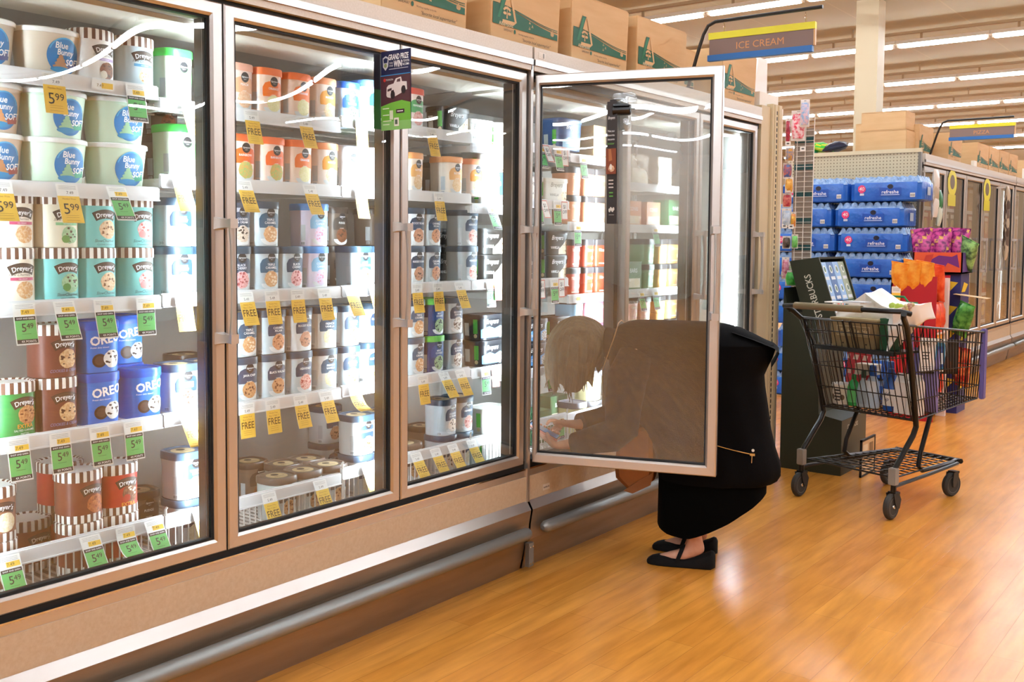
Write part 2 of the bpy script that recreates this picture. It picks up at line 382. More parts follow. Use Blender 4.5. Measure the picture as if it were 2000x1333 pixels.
def sig(key, lid, body, plaque, flavour, look, sc, chips=None, sub='ICE CREAM', seed=1, text_c='ffffff', topc='cbb48c', w=.116, kindrow=True, h=.149):
    d, n = .116, 3.2
    def pr(b, T):
        m = P_(plaque)
        shape(b, T, [(-.036, .062), (.048, .062), (.050, .07), (.050, .092), (.040, .108), (.026, .112), (-.014, .112), (-.030, .106), (-.038, .092), (-.038, .07)], m, .0005)
        disc(b, T, .008, .112, .0165, .0165, P_('1c1c20'), .0009); text(b, T, 'Signature', .008, .113, .0055, TXT, .01, .35, off=.0013, maxw=.029); text(b, T, 'SELECT', .008, .1055, .0024, TXT, off=.0013)
        lines = flavour.split('|')
        for i, l in enumerate(lines): text(b, T, l, .006, .089-i*.010, .0078, P_(text_c), .012, off=.0009, maxw=.074)
        text(b, T, sub, .006, .0685, .0032, P_(text_c), off=.0009)
        shape(b, T, [(-.03, .014), (.042, .014), (.036, .003), (-.024, .003)] if False else [(.006+.04*math.cos(a), .026+.022*math.sin(a)) for a in [PI+k*PI/10 for k in range(11)]], P_('dfe2e2'), .0005)
        scoop(b, T, .008, .041, .030, fruit_mat(*sc), P_(chips) if chips else None, 10, seed, .0008)
        rect(b, T, -.075, .02, -.055, .075, P_('c9ced0'), .0005); rect(b, T, -.073, .005, -.057, .017, P_('f6f6f6'), .0005)
        for k in range(6): rect(b, T, -.0725+k*.0026, .006, -.0712+k*.0026, .016, P_('30343a'), .0008)
    def top(b):
        T = lambda u, v, off: Vector((-v, u, h-.0035+off))
        disc(b, T, 0, 0, .038, .038, P_(topc), .0003); disc(b, T, 0, .012, .014, .014, P_('1c1c20'), .0006); text(b, T, 'Signature', 0, -.012, .008, P_('2a2a2c'), .006, .3, off=.0006, maxw=.05)
    body_m = bodymesh(w, d, 0, h-.018, n, P_(body, .38), pr, bot=.955)
    reg(key, [(body_m, 'body'), (lidmesh(w, d, h-.024, h, n, P_(lid, .35), topprint=top), 'lid')], h, .0605, look)
G0, NAVY = 'bcc7cb', '23405c'
H1 = .156
sig('sg_green', '39b54a', 'e2efdc', '6ec56b', 'LIME', 'green lidded carton', ('e9efcb', 'c9dc8a'), sub='SHERBET', h=.165)
sig('sg_orange', 'f0743c', 'f3d6c2', 'ee7428', 'ORANGE', 'orange lidded carton with pale scoop', ('e3dc9c', 'f1e9c0'), sub='SHERBET', h=H1)
sig('sg_rainbow', 'f0703c', 'f6d9c8', 'ee6a2a', 'RAINBOW', 'orange lidded carton with rainbow scoop', ('f0a860', '8fce7a'), sub='SHERBET', seed=2, h=H1)
sig('sg_blush', 'f2b49c', 'f6e0d6', 'f0b48a', 'PEACH', 'blush pink lidded carton', ('f6d8b8', 'f0b48a'), sub='SHERBET', h=H1)
sig('sg_peach', 'f4a070', 'faeadf', 'f0a040', 'MANGO', 'pale peach carton with orange lid', ('f8e8c8', 'f0c890'), sub='SHERBET', h=H1)
sig('sg_blue', '3566c0', 'cfdff2', '2c5fb4', 'Light|VANILLA', 'blue lidded carton with speckled scoop', ('f4f2ea', '3c3838'), '2e2a2a', 'LIGHT', h=H1)
sig('sg_sky', '5b86d0', 'dce8f6', '2f74b8', 'Light|COOKIES', 'sky blue lidded carton', ('f2f0ea', '4a4442'), '2e2a2a', 'LIGHT', seed=3, h=H1)
sig('sg_white', 'f2f4fa', 'f6f7fa', 'cfdcec', 'NO SUGAR', 'white lidded carton', ('fbf7ec', 'efe6d0'), text_c='6a7a90', h=H1)
sig('sg_pink', 'e05a50', 'f6e6e0', '4fa46a', 'PEPPERMINT', 'red lidded carton with pink scoop', ('f6d2cc', 'd87a74'), h=H1)
sig('sg_tan', 'efa466', 'f5e7d6', 'eab06a', 'BUTTER', 'amber lidded carton', ('eed2a8', 'd6a468'), h=H1)
sig('sg_peachy', '2d4658', G0, '2d5872', 'TRIPLE|CARAMEL', 'navy labelled carton with peach scoop', BUTTER, 'f4dcb8')
sig('sg_berry', '2d4658', G0, NAVY, 'BLACK|CHERRY', 'navy labelled carton with pink scoop', BERRY, 'a8434a', seed=2)
sig('sg_cotton', '4f8fd0', 'e6dcee', '8fc4e8', 'COTTON|CANDY', 'lilac and blue carton', ('f4c8dc', 'c8d8f4'), 'e890b0', seed=4)
sig('sg_mint', '2d4658', G0, '2d5872', 'MINT|MOOSE TRACKS', 'navy labelled carton with mint scoops', ('cfe0c0', '94b88c'), '4a3428', seed=5)
sig('sg_java', '2d4658', G0, NAVY, 'JAVA CHIP', 'navy JAVA CHIP carton', ('d9a878', 'b87c4c'), '6a4028', seed=6)
sig('sg_walnut', '2d4658', G0, NAVY, 'BLACK WALNUT', 'navy BLACK WALNUT carton', ('dca87c', 'bf8455'), '7a4a2c', seed=7)
sig('sg_heaven', '2d4658', G0, NAVY, 'HEAVENLY', 'navy HEAVENLY carton', ('efc6b8', 'c46a5c'), 'a83c38', seed=8)
sig('sg_french', '2d4658', 'e4e8e6', '2d5872', 'FRENCH|VANILLA', 'navy labelled carton with yellow scoop', ('f6efc8', 'ece0a4'), seed=9)
sig('sg_carmel', '2d4658', G0, NAVY, 'CARAMEL|PECAN', 'navy labelled carton with caramel scoop', ('e4a87c', 'c47c4c'), '8c5430', seed=10)
sig('sg_butter', '2d4658', 'e6e9ea', NAVY, 'BUTTER PECAN', 'navy BUTTER PECAN carton', ('f4e2b4', 'e4c484'), 'a87444', seed=11)
sig('sg_rocky', '2f4658', 'dfe3e4', NAVY, 'ROCKY ROAD', 'navy ROCKY ROAD carton', ('d9a484', 'a86c4c'), '5a3420', seed=12)
sig('sg_cookies', '36465a', 'c8d0d6', NAVY, 'COOKIES|& CREAM', 'navy COOKIES carton', ('efe2d2', 'cdb49c'), '3a2a24', seed=13)
sig('sg_brownie', '2d4658', G0, NAVY, 'BROWNIE|SUNDAE', 'navy BROWNIE carton', ('f4ece0', '6a4a3a'), '3c2820', seed=14)
sig('sg_mintck', '6cc24a', '2b3a66', '2c4a86', 'MINT|COOKIE', 'green lidded MINT COOKIE carton', ('bcd8a4', '5c7c4c'), '2e2a24', seed=15)
sig('sg_van', '3c5266', 'd4dadc', NAVY, 'VANILLA|BEAN', 'navy VANILLA carton', ('f4ead2', 'e6d4ac'), seed=16)
sig('sg_jar', '5b5048', 'c9cfc9', '4a4f52', 'BUTTER|BRICKLE', 'grey carton with brown lid and tan top', BUTTER, '8c5430', seed=17, w=.122)
sig('sg_dark', '3b332e', '6a5a4e', '3a342f', 'FUDGE', 'dark brown carton', CHOC, '3a2418', seed=18)

def bunny(key, body, swirl, soft, look, h=.132):
    w, d, n = .186, .142, 2.3
    def pr(b, T):
        disc(b, T, .018, .058, .056, .050, P_('1f7fc4'), .0006, 36); arcband(b, T, .018, .108, .05, 1.2, .004, P_('4fb0e4'), .0009)
        text(b, T, 'Blue', .008, .088, .017, TXT, .02, .12, off=.0012); text(b, T, 'Bunny', .022, .070, .016, TXT, .02, .12, off=.0012)
        for k, r in enumerate((.026, .020, .014, .008)): disc(b, T, .006, .030+k*.0085, r, .0065, P_(swirl, .5), .0010+k*.0002, 18, .04, k)
        disc(b, T, .006, .022, .034, .008, P_('2f93c8'), .0012)
        shape(b, T, [(.030, .040), (.074, .046), (.072, .028), (.034, .024)], P_(soft), .0013); text(b, T, 'SOFT', .050, .0455, .0165, TXT, .025, .1, off=.0022, rot=.07)
    b_ = bodymesh(w, d, 0, h-.012, n, P_(body, .35, var=(14, .5, body)), pr, bot=.84)
    reg(key, [(b_, 'body'), (lidmesh(w, d, h-.014, h, n, P_('f2f3f0', .3), rim=.006), 'lid')], h, .083, look, 'ice_cream_tub', 'ice cream tub')
bunny('bb_brown', 'dccdb8', 'b98a68', '3d4a86', 'blue badged oval tub of brown soft serve')
bunny('bb_peach', 'e4c8ae', 'c98a5c', 'a8433c', 'blue badged oval tub of caramel soft serve')
bunny('bb_green', 'd9eed6', '9cc8a0', '3fae8c', 'blue badged oval tub of mint soft serve')

def oreo():
    w, d, h, n = .122, .118, .150, 3.0
    def pr(b, T):
        text(b, T, 'OREO', .008, .098, .026, TXT, .03, 0, off=.001, rot=.12, maxw=.1)
        text(b, T, 'frozen dairy dessert', -.012, .074, .005, TXT, 0, .3, off=.001)
        disc(b, T, -.014, .036, .022, .020, P_('2a1c18'), .0008, 22); disc(b, T, -.014, .036, .015, .0135, P_('4a362e'), .0011, 18)
        scoop(b, T, .026, .040, .028, fruit_mat('f4f2ee', 'e2dfda'), P_('2a2220'), 12, 5, .0013)
    reg('oreo', [(bodymesh(w, d, 0, h-.016, n, P_('1276d6', .35), pr, bot=.97), 'body'), (lidmesh(w, d, h-.026, h, n, P_('0f5cc4', .3)), 'lid')], h, .062, 'bright blue cookies and cream carton')
oreo()

def brey(key, body, panel, sc, words, look, wave=None, w=.18, d=.115, h=.112, side='5cc24a', scr='ffffff'):
    n = 5
    def pr(b, T):
        text(b, T, 'Breyers', -.01, h*.74, .022, P_(scr), .006, .35, off=.001, maxw=.09)
        if wave: shape(b, T, [(-.08, .012), (.082, .012), (.082, .052), (.05, .062), (.01, .050), (-.03, .062), (-.08, .048)], P_(wave), .0006)
        else: shape(b, T, [(.0, .004), (.082, .004), (.082, .075), (.055, .07), (.035, .05), (.0, .028)], P_(panel), .0006)
        scoop(b, T, .055, .034, .026, fruit_mat(*sc), P_('8a5a3a'), 6, 3, .0011)
        text(b, T, words, -.028, .036, .012, P_(scr), .02, .1, off=.0014, maxw=.078)
        L = w/2+d/2
        rect(b, T, -L+.03, .03, -L+.052, .095, P_(side), .0007); disc(b, T, -L+.041, .02, .009, .009, P_('e8d8a8'), .0007)
        rect(b, T, -L-.02, .02, -L+.006, .075, P_('d9dcd4'), .0007)
    reg(key, [(bodymesh(w, d, 0, h-.014, n, P_(body, .35), pr, bot=.94), 'body'), (lidmesh(w, d, h-.02, h, n, P_(body, .35)), 'lid')], h, .088, look, 'ice_cream_tub', 'ice cream tub')
brey('br_black', '24211f', 'efe6d2', VAN, 'VANILLA', 'flat black tub with cream panel')
brey('br_white', 'e6e4dc', 'f4efe0', VAN, 'VANILLA', 'flat white tub with script lettering', scr='8a8a80')
brey('br_cookies', '26262a', 'd8e6f2', ('f0ece4', '4a423c'), 'COOKIES', 'black tub with pale blue COOKIES wave', wave='6fa6d8')
brey('br_smores', '2a2320', '7a3a2c', CHOC, "S'mores", "flat black S'mores tub")
brey('br_pack', '3c5c8c', 'b8d8ea', VAN, 'VARIETY', 'big blue and pale pack with green stripe', wave='a8d4ec', w=.2, d=.13, h=.150)

def till(key, col, look, lid='3a3638', h=.135, sc=VAN):
    w, d, n = .116, .12, 4
    def pr(b, T):
        text(b, T, 'Tillamook', .004, h*.62, .014, P_('f6e8cc'), .012, .25, off=.001, maxw=.075)
        disc(b, T, .03, .045, .012, .010, P_('f0dcb4'), .0007); rect(b, T, -.03, .014, .036, .02, P_('f4e4c4'), .0007)
    reg(key, [(bodymesh(w, d, 0, h-.02, n, P_(col, .35), pr, bot=.93), 'body'), (lidmesh(w, d, h-.03, h, n, P_(lid, .35)), 'lid')], h, .062, look)
till('ti_orange', 'e2a078', 'salmon orange carton with dark lid')
till('ti_pink', 'eab8a8', 'pale pink carton with dark lid')
till('ti_red', 'b8452c', 'brick red carton with dark lid')
till('ti_sky', '9ccbe6', 'pale sky blue carton')
till('ti_rose', 'e07a84', 'rose pink carton', lid='8a5a78')
till('ti_yellow', 'f2e8b0', 'pale yellow carton with grey lid', lid='6a6a70', h=.15)
till('ti_amber', 'e0a868', 'amber carton with dark lid')
till('ti_green', '6f9c72', 'leaf green carton with dark lid')

def cbox(key, col, look, w=.17, d=.1, h=.17, words='', wc='ffffff', name='frozen_dessert_box', cat='frozen dessert box'):
    b = B(); b.box((-d/2, -w/2, 0), (d/2, w/2, h), P_(col)); T = lambda u, v, off: Vector((d/2+off, u, v))
    rect(b, T, -w*.42, h*.1, w*.42, h*.42, P_('f0e4cc'), .0005); scoop(b, T, w*.2, h*.28, h*.14, fruit_mat(*VAN), None, off=.001)
    if words: text(b, T, words, 0, h*.7, h*.15, P_(wc), .01, 0, off=.001, maxw=w*.8)
    f = B(); f.box((-d/2-.001, -w/2-.001, h-.0015), (d/2+.002, w/2+.001, h+.001), P_(col))
    reg(key, [(b.mesh('carton'), 'carton'), (f.mesh('flap'), 'flap')], h, w/2, look, name, cat)
cbox('bx_tan', 'd2a670', 'plain tan box', .16, .12, .16)
cbox('bx_orange', 'e08a4a', 'orange box of frozen desserts', .15, .1, .13, 'CONES')
cbox('bx_green', '4d7a54', 'dark green box of frozen desserts', .15, .1, .15, 'BARS')
cbox('bx_pale', 'e6d8c4', 'pale cream box of frozen desserts', .16, .1, .16, 'BARS', '8a6a4a')

COUNT = {}
def place(key, x, y, z, lab, group=None, rz=0):
    k = KIND[key]; jit = ((hash((round(y, 3), round(z, 2))) % 100)/100-.5)*.16
    r = thing(k['name'], lab, k['cat'], (x, y, z), rz+jit, group)
    for p in k['parts']: part(p[0], p[1], r, p[2] if len(p) > 2 else None)
    return r
# ------------------------------------------------------------------ the store shell
W, GAP, ZB, ZT = .762, .012, .46, 2.088
PITCH_D = W+GAP/2
b = B(); b.poly([(-16, -27, 0), (18, -27, 0), (18, 37, 0), (-16, 37, 0)], floor_mat()); struct(b.obj('floor'))
CEIL = mat('tan_ceiling_board', 'a9a48b', .85, var=(.5, .5, 'a39d84'), bump=(50, .1))
def ceil_mat():
    m = CEIL; nt = m.node_tree; N = nt.nodes.new; Lk = nt.links.new; bs = nt.nodes['Principled BSDF']
    src = bs.inputs['Base Color'].links[0].from_socket; tc = N('ShaderNodeTexCoord')
    br = N('ShaderNodeTexBrick'); br.offset = 0; br.inputs['Scale'].default_value = 1; br.inputs['Brick Width'].default_value = 1.22; br.inputs['Row Height'].default_value = 3.66
    br.inputs['Mortar Size'].default_value = .012; br.inputs['Color1'].default_value = br.inputs['Color2'].default_value = (1, 1, 1, 1); br.inputs['Mortar'].default_value = (1.12, 1.1, 1.06, 1)
    Lk(tc.outputs['Object'], br.inputs[0]); mu = N('ShaderNodeMixRGB'); mu.blend_type = 'MULTIPLY'; mu.inputs[0].default_value = 1
    Lk(src, mu.inputs[1]); Lk(br.outputs[0], mu.inputs[2]); Lk(mu.outputs[0], bs.inputs['Base Color'])
ceil_mat()
b = B(); b.box((-16, -27, 4.62), (18, 37, 4.8), CEIL); struct(b.obj('ceiling'))
WALL = mat('pale_tan_wall_paint', 'd9c7a6', .7)
for nm, a, c in (('wall_left', (-16.2, -27, 0), (-16, 37, 4.7)), ('wall_right', (18, -27, 0), (18.2, 37, 4.7)), ('wall_back', (-16, 37, 0), (18, 37.2, 4.7)), ('wall_front', (-16, -27.2, 0), (18, -27, 4.7))):
    b = B(); b.box(a, c, WALL); struct(b.obj(nm))
b = B(); b.box((-2.09, 12.0, 0), (-1.80, 12.29, 4.62), mat('pillar_paint', 'c2b394', .55)); struct(b.obj('pillar'))

# ceiling lamps: bare four-foot tubes in continuous rows, 12 ft apart, hung under a rail
LAMPM = mat('lit_lamp_tube', 'e8f2fd', .4, emit=LAMP_L); RAILM = mat('tan_lamp_channel', 'a08866', .6); CAPM = mat('lamp_end_cap', 'd8cfc0', .5)
def lamp_meshes():
    b = B(); b.loft([[Vector((x, .045*s*math.cos(a), .032*s*math.sin(a))) for a in [2*PI*k/8 for k in range(8)]] for x, s in ((-.585, .8), (-.57, 1), (.57, 1), (.585, .8))], LAMPM); t = b.mesh('tube')
    b = B(); b.box((-.015, -.03, -.022), (.015, .03, .026), CAPM); e = b.mesh('end_cap')
    b = B(); b.loft([[Vector((x, y, z)) for y, z in ((-.062, .022), (.062, .022), (.05, .075), (-.05, .075))] for x in (-.632, .632)], CAPM, sm=False); b.box((-.3, -.012, .07), (-.27, .012, .17), RAILM); h = b.mesh('channel'); return t, e, h
LT, LE, LH = lamp_meshes()
ORD = ['first', 'second', 'third', 'fourth', 'fifth', 'sixth', 'seventh', 'eighth', 'ninth', 'tenth', 'eleventh', 'twelfth', 'thirteenth', 'fourteenth', 'fifteenth', 'sixteenth', 'seventeenth', 'eighteenth', 'nineteenth', 'twentieth', 'twenty-first']
for k in range(-9, 7):
    y = 10.208+3.66*k; near = k < 0
    where = (ORD[k]+' lamp row from the camera') if not near else ['overhead row above the near aisle', 'row over the near freezer', 'row above the camera', 'row just behind the camera', 'second row behind the camera', 'third row behind the camera', 'fourth row behind the camera', 'fifth row behind the camera', 'last row behind the camera'][-k-1]
    xs = [-3.38+1.27*i+.635 for i in range((-2 if near else -6), (15 if -2 < k < 3 else 9 if k > -5 else 7) if k < 3 else 6)]
    b = B(); b.box((xs[0]-.7, y-.028, 4.46), (xs[-1]+.7, y+.028, 4.50), RAILM)
    b.box((xs[0]-.7, y-.006, 4.5), (xs[0]-.68, y+.006, 4.62), RAILM)
    for i in range(0, len(xs), 2): b.box((xs[i]-.012, y-.012, 4.5), (xs[i]+.012, y+.012, 4.62), RAILM)
    tag(b.obj('lamp_rail'), 'long tan channel that carries the %s' % where, 'lamp rail')
    for i, x in enumerate(xs):
        t = thing('ceiling_lamp', '%s tube from the freezer side wall, %s' % (ORD[i], where), 'lamp', (x, y, 4.3), 0, 'fluorescent tubes')
        part(LT, 'tube', t); part(LE, 'end_cap', t).location.x = -.60; part(LE, 'end_cap', t).location.x = .60; part(LH, 'channel', t)
for i, (x0, x1, z0, z1, c) in enumerate(((-3.4, .5, 2.3, 3.5, 'f6d21e'), (-7.8, -4.2, 3.1, 3.5, 'f4cf2a'))):
    b = B(); b.box((x0, 36.9, z0), (x1, 36.98, z1), P_(c, .5)); T = lambda u, v, off: Vector((u, 36.9-off, v))
    shape(b, T, [(x0+.3, z0+.1), (x0+1.5, z0+.2), (x0+1.7, z1-.35), (x0+.4, z1-.2)], P_('dfeacb'), .01, 1); scoop(b, T, x0+.95, (z0+z1)/2, .22, P_('8cc48c'), P_('c8d8a8'), 8, i, .02)
    tag(b.obj('wall_banner'), ['wide yellow banner high on the far wall', 'narrow yellow banner on the far wall beyond the pillar'][i], 'banner')

# ------------------------------------------------------------------ freezer doors
def door_meshes(hs=1.0):
    prof = [(0, -.045), (0, -.004), (.004, 0), (.034, 0), (.042, -.007), (.042, -.045)]
    def rectring(i): return [(i*hs, ZB+i), (W-i, ZB+i), (W-i, ZT-i), (i*hs, ZT-i)]
    b = B(); rings = [[Vector((x, p[0], p[1])) for p in rectring(i)] for i, x in prof]
    V = [[b.bm.verts.new(q) for q in r] for r in rings]
    for i in range(len(V)):
        i2 = (i+1) % len(V)
        for k in range(4): b.face([V[i][k], V[i][(k+1) % 4], V[i2][(k+1) % 4], V[i2][k]], STEELV if k % 2 else STEEL)
    fr = b
    g = B()
    for (i0, x0, i1, x1) in ((.042, -.010, .049, -.012), (.049, -.012, .049, -.034), (.049, -.034, .042, -.036)):
        a = [g.bm.verts.new((x0, *p)) for p in rectring(i0)]; c = [g.bm.verts.new((x1, *p)) for p in rectring(i1)]
        for k in range(4): g.face([a[k], a[(k+1) % 4], c[(k+1) % 4], c[k]], BLACK)
    p = B(); p.box((-.026, .044*hs, ZB+.044), (-.018, W-.044, ZT-.044), GLASS)
    po = B(); po.box((-.026, .044*hs, ZB+.044), (-.018, W-.044, ZT-.044), GLASS_OPEN)
    h = B(); y = W-.020
    pts = [(.044, y+.012, 1.44), (.048, y+.012, 1.38), (.050, y+.012, 1.28), (.048, y+.012, 1.17), (.044, y+.012, 1.11)]
    h.tube(pts, [.011, .0085, .008, .0085, .011], HANDM, 10)
    for z in (1.445, 1.105):
        h.loft([sq for sq in [[Vector((x, y+dy+s*q[0], z+s*q[1])) for q in ((-1, -1), (1, -1), (1, 1), (-1, 1))] for x, s, dy in ((0, .018, -.002), (.012, .014, .002), (.035, .012, .010), (.056, .014, .012))]], HANDM)
    for q in (fr, g, p, po, h): bmesh.ops.recalc_face_normals(q.bm, faces=q.bm.faces[:])
    return fr.mesh('door', 0, angle=20), g.mesh('gasket'), p.mesh('glass_pane'), po.mesh('glass_pane'), h.mesh('handle')
DM = door_meshes(); DMO = door_meshes(.5)
def add_door(parent, y, ang=0, opened=False):
    DM = DMO if opened else globals()['DM']
    d = part(DM[0], 'door', parent); d.location = (0, y, 0); d.rotation_euler = (0, 0, -ang)
    part(DM[1], 'gasket', d); part(DM[3 if opened else 2], 'glass_pane', d); part(DM[4], 'handle', d)
    if opened: d['label'] = 'door swung wide open, glass fogged'
    return d
LEDM = mat('cool_freezer_light', 'dcebf6', .4, emit=LED_L)
PERF = mat('perforated_light_cover', 'e6e0d2', .5)
def case(name, label, x, y0, ys, led=True, led_m=LEDM, group=None, opened=None, ends=(True, True)):
    """a run of freezer doors: ys are the hinge positions, y0/y1 the case ends, everything in world coordinates about x"""
    y1 = ys[-1]+PITCH_D+ (y0[1]); y0 = ys[0]-y0[0]
    r = thing(name, label, 'freezer', (x, 0, 0), 0, group); D = .86
    def ext(prof, mats, nm, ya=y0, yb=y1, lab=None):
        b = B()
        for i in range(len(prof)-1):
            (xa, za), (xb, zb) = prof[i], prof[i+1]
            b.poly([(xa, ya, za), (xa, yb, za), (xb, yb, zb), (xb, ya, zb)], mats[i])
        return b.obj(nm, r, label=lab, fix=False)
    b = B(); b.box((-D, y0, 2.10), (.012, y1, 2.197), HEADER_PANEL); b.box((.004, y0, 2.122), (.018, y1, 2.145), STEEL)
    b.obj('header', r)
    for za, zb in ((ZT-.015, 2.122), (.405, ZB+.012)): b = B(); b.box((-.06, y0, za), (-.006, y1, zb), BLACK); b.obj('gap_seal', r)
    b = B(); b.box((-.08, y0, .405), (.004, y1, .438), STEEL); b.box((.002, y0, .436), (.006, y1, .442), CHROME); b.obj('sill', r)
    b = B(); b.box((-.1, y0, .303), (.006, y1, .407), BEIGE_PANEL); b.obj('front_panel', r)
    b = B()
    pf = [(-.1, .303), (.004, .303), (.026, .266), (.015, .205), (.012, .135), (-.004, .127), (-.032, 0), (-.1, 0)]
    for i in range(len(pf)-1):
        (xa, za), (xb, zb) = pf[i], pf[i+1]
        b.poly([(xa, y0, za), (xa, y1, za), (xb, y1, zb), (xb, y0, zb)], STEEL if i == 1 else KICK)
    b.obj('kickplate', r)
    b = B(); ya, yb = y0+.045, y1-.05; n = 14; R = .0265
    prof = [(R*.35, -.006), (R*.8, .004), (R, .02)]
    rings = [[Vector((.050+rr*math.cos(a), ya+d, .184+rr*math.sin(a))) for a in [2*PI*k/n for k in range(n)]] for rr, d in prof] + \
            [[Vector((.050+rr*math.cos(a), yb-d, .184+rr*math.sin(a))) for a in [2*PI*k/n for k in range(n)]] for rr, d in prof[::-1]]
    b.loft(rings, GALV)
    for yy in [ya+.3+i*.7 for i in range(int((yb-ya)/.7))]: b.box((.0, yy-.02, .176), (.045, yy+.02, .192), GALV)
    b.obj('bumper_rail', r)
    b = B()                                            # the insulated box, open towards the doors
    for a, c in (((-D, y0, .36), (-D+.05, y1, 2.1)), ((-D, y0, .36), (-.1, y1, .42)), ((-D, y0, 2.05), (-.06, y1, 2.1)), ((-D+.02, y0, 0), (-.1, y1, .36))) + ((((-D, y0, .36), (-.06, y0+.03, 2.1)),) if ends[0] else ()) + ((((-D, y1-.03, .36), (-.06, y1, 2.1)),) if ends[1] else ()): b.box(a, c, INNER)
    b.obj('lining', r)
    ms = [ys[0]-GAP/2]+[y+W+GAP/2 for y in ys]
    if opened is not None: ms[opened] = ys[opened]-.006
    for i, m in enumerate(ms):
        b = B(); b.box((-.10, m-.034, ZB-.02), (-.046, m+.034, ZT+.01), DGREY); b.box((-.046, m-.03, ZB), (-.044, m+.03, ZT), BLACK); mu = b.obj('mullion', r)
        if led and not (i == len(ms)-1 and not ends[1]):
            b = B(); o_ = .034 if i == 0 and ends[0] else -.034 if i == len(ms)-1 else 0; b.box((-.1045, m+o_-.012, .50), (-.1005, m+o_+.012, 2.03), led_m); b.obj('light_strip', mu)
    b = B(); b.box((-.34, y0+.03, 2.035), (-.11, y1-.03, 2.049), PERF); b.obj('ceiling_light_cover', r)
    for y in ys:
        if opened is not None and y == ys[opened]: add_door(r, y, 1.238, True)
        else: add_door(r, y)
    return r, y0, y1
Y4 = W+GAP/2+.0578+W                       # hinge of the open door
C1 = case('freezer_case', 'nearest stainless freezer case, glass doors shut, full of ice cream', 0, (.02, .014), [-2*PITCH_D, -PITCH_D, 0, PITCH_D], ends=(True, False))
C2 = case('freezer_case', 'stainless freezer case whose glass door stands open by the person', 0, (.024, .02), [Y4, Y4+PITCH_D, Y4+2*PITCH_D], opened=0, ends=(False, True))
CASE1, CASE2 = C1[0], C2[0]
b = B(); b.box((.0, C1[2]-.004, .02), (.02, C1[2]+.03, .122), GALV)
for z in (.035, .105):
    for dy in (.004, .022): b.lathe([(.004, 0), (.004, .003)], CHROME, 8, Matrix.Translation((.02, C1[2]+dy, z)) @ Matrix.Rotation(PI/2, 4, 'Y'))
b.obj('joint_plate', CASE1)
b = B(); b.box((-.01, C1[2]-.008, .30), (.012, C1[2]+.008, 2.12), STEELV); b.obj('joint_strip', CASE1)
b = B(); b.box((.0, C2[1]+.10, .325), (.008, C2[1]+.15, .35), P_('d8d0c4')); T = lambda u, v, off: Vector((.008+off, u, v))
for i in (-.017, -.006, .004, .017): disc(b, T, C2[1]+.125+i, .3375, .003, .004, INK)
b.obj('maker_plate', CASE2)
b = B(); b.box((.010, C2[1]+.03, 2.155), (.0135, C2[1]+.075, 2.18), P_('e4ddd2')); T = lambda u, v, off: Vector((.0135+off, u, v))
for i in range(3): rect(b, T, C2[1]+.034, 2.174-i*.006, C2[1]+.052, 2.175-i*.006, P_('8c8880'))
rect(b, T, C2[1]+.058, 2.158, C2[1]+.07, 2.178, P_('8c8880')); b.obj('rating_label', CASE2)

# ------------------------------------------------------------------ shelves inside the cases
XF = -.16                                   # front of the price rails
def shelf(parent, ya, yb, ztop, bottom=False, wire_n=None):
    zf = ztop-.122 if bottom else ztop-.006
    b = B()
    for i in range(int((yb-ya)/.028)+1): b.box((-.78, ya+.008+i*.028, zf-.008), (XF-.012, ya+.013+i*.028, zf-.003), WIRE)
    for x in (-.2, -.4, -.6, -.77): b.box((x-.004, ya+.004, zf-.014), (x+.004, yb-.004, zf-.008), WIRE)
    for y in (ya+.006, yb-.012): b.box((-.8, y, zf-.03), (XF-.012, y+.006, zf-.008), WIRE)
    s = b.obj('shelf', parent)
    b = B(); b.box((XF-.012, ya+.003, ztop-.038), (XF, yb-.003, ztop), RAILW); b.box((XF-.012, ya+.003, ztop), (XF-.006, yb-.003, ztop+.004), RAILW)
    b.box((XF, ya+.003, ztop-.038), (XF+.004, yb-.003, ztop-.034), RAILW); b.obj('price_rail', s)
    if bottom:
        b = B()
        for i in range(int((yb-ya)/.024)): b.box((XF-.008, ya+.016+i*.024, zf-.004), (XF-.004, ya+.019+i*.024, ztop-.03), WIRE)
        b.tube([(XF-.006, ya+.008, zf), (XF-.006, ya+.008, ztop+.02), (XF-.006, ya+.014, ztop+.026)], .004, WIRE, 6); b.obj('wire_fence', s)
        b = B(); n = int((yb-ya)/.02)
        for i in range(n): b.tube([(XF+.012+.010*math.cos(a), ya+.01+i*.02, zf-.008+.010*math.sin(a)) for a in [PI*k/6 for k in range(7)]], .0035, WIRE, 5)
        b.box((XF-.002, ya+.003, zf-.014), (XF+.03, yb-.003, zf-.007), WIRE); b.obj('air_grille', s)
    return s
SH = {}                                     # shelf rail heights, section by section
SEC = {'a': (-.858, -.115, CASE1, [1.845, 1.548, 1.228, .867, .560]), 'b': (-.115, .628, CASE1, [1.814, 1.588, 1.231, .868, .558]),
       'c': (.628, 1.37, CASE1, [1.835, 1.588, 1.232, .872, .572]), 'd': (1.37, 1.60, CASE1, [1.80, 1.55, 1.232, .862, .572]),
       'e': (1.62, 2.105, CASE2, [1.831, 1.584, 1.226, .822, .586]), 'f': (2.105, 2.60, CASE2, [1.807, 1.487, 1.143, .86, .578]),
       'g': (2.60, 3.24, CASE2, [1.70, 1.484, 1.148, .84, .57]), 'z': (-1.53, -.858, CASE1, [1.845, 1.548, 1.228, .867, .560])}
for s, (ya, yb, par, zs) in SEC.items():
    for i, z in enumerate(zs): shelf(par, ya, yb, z, i == 4)
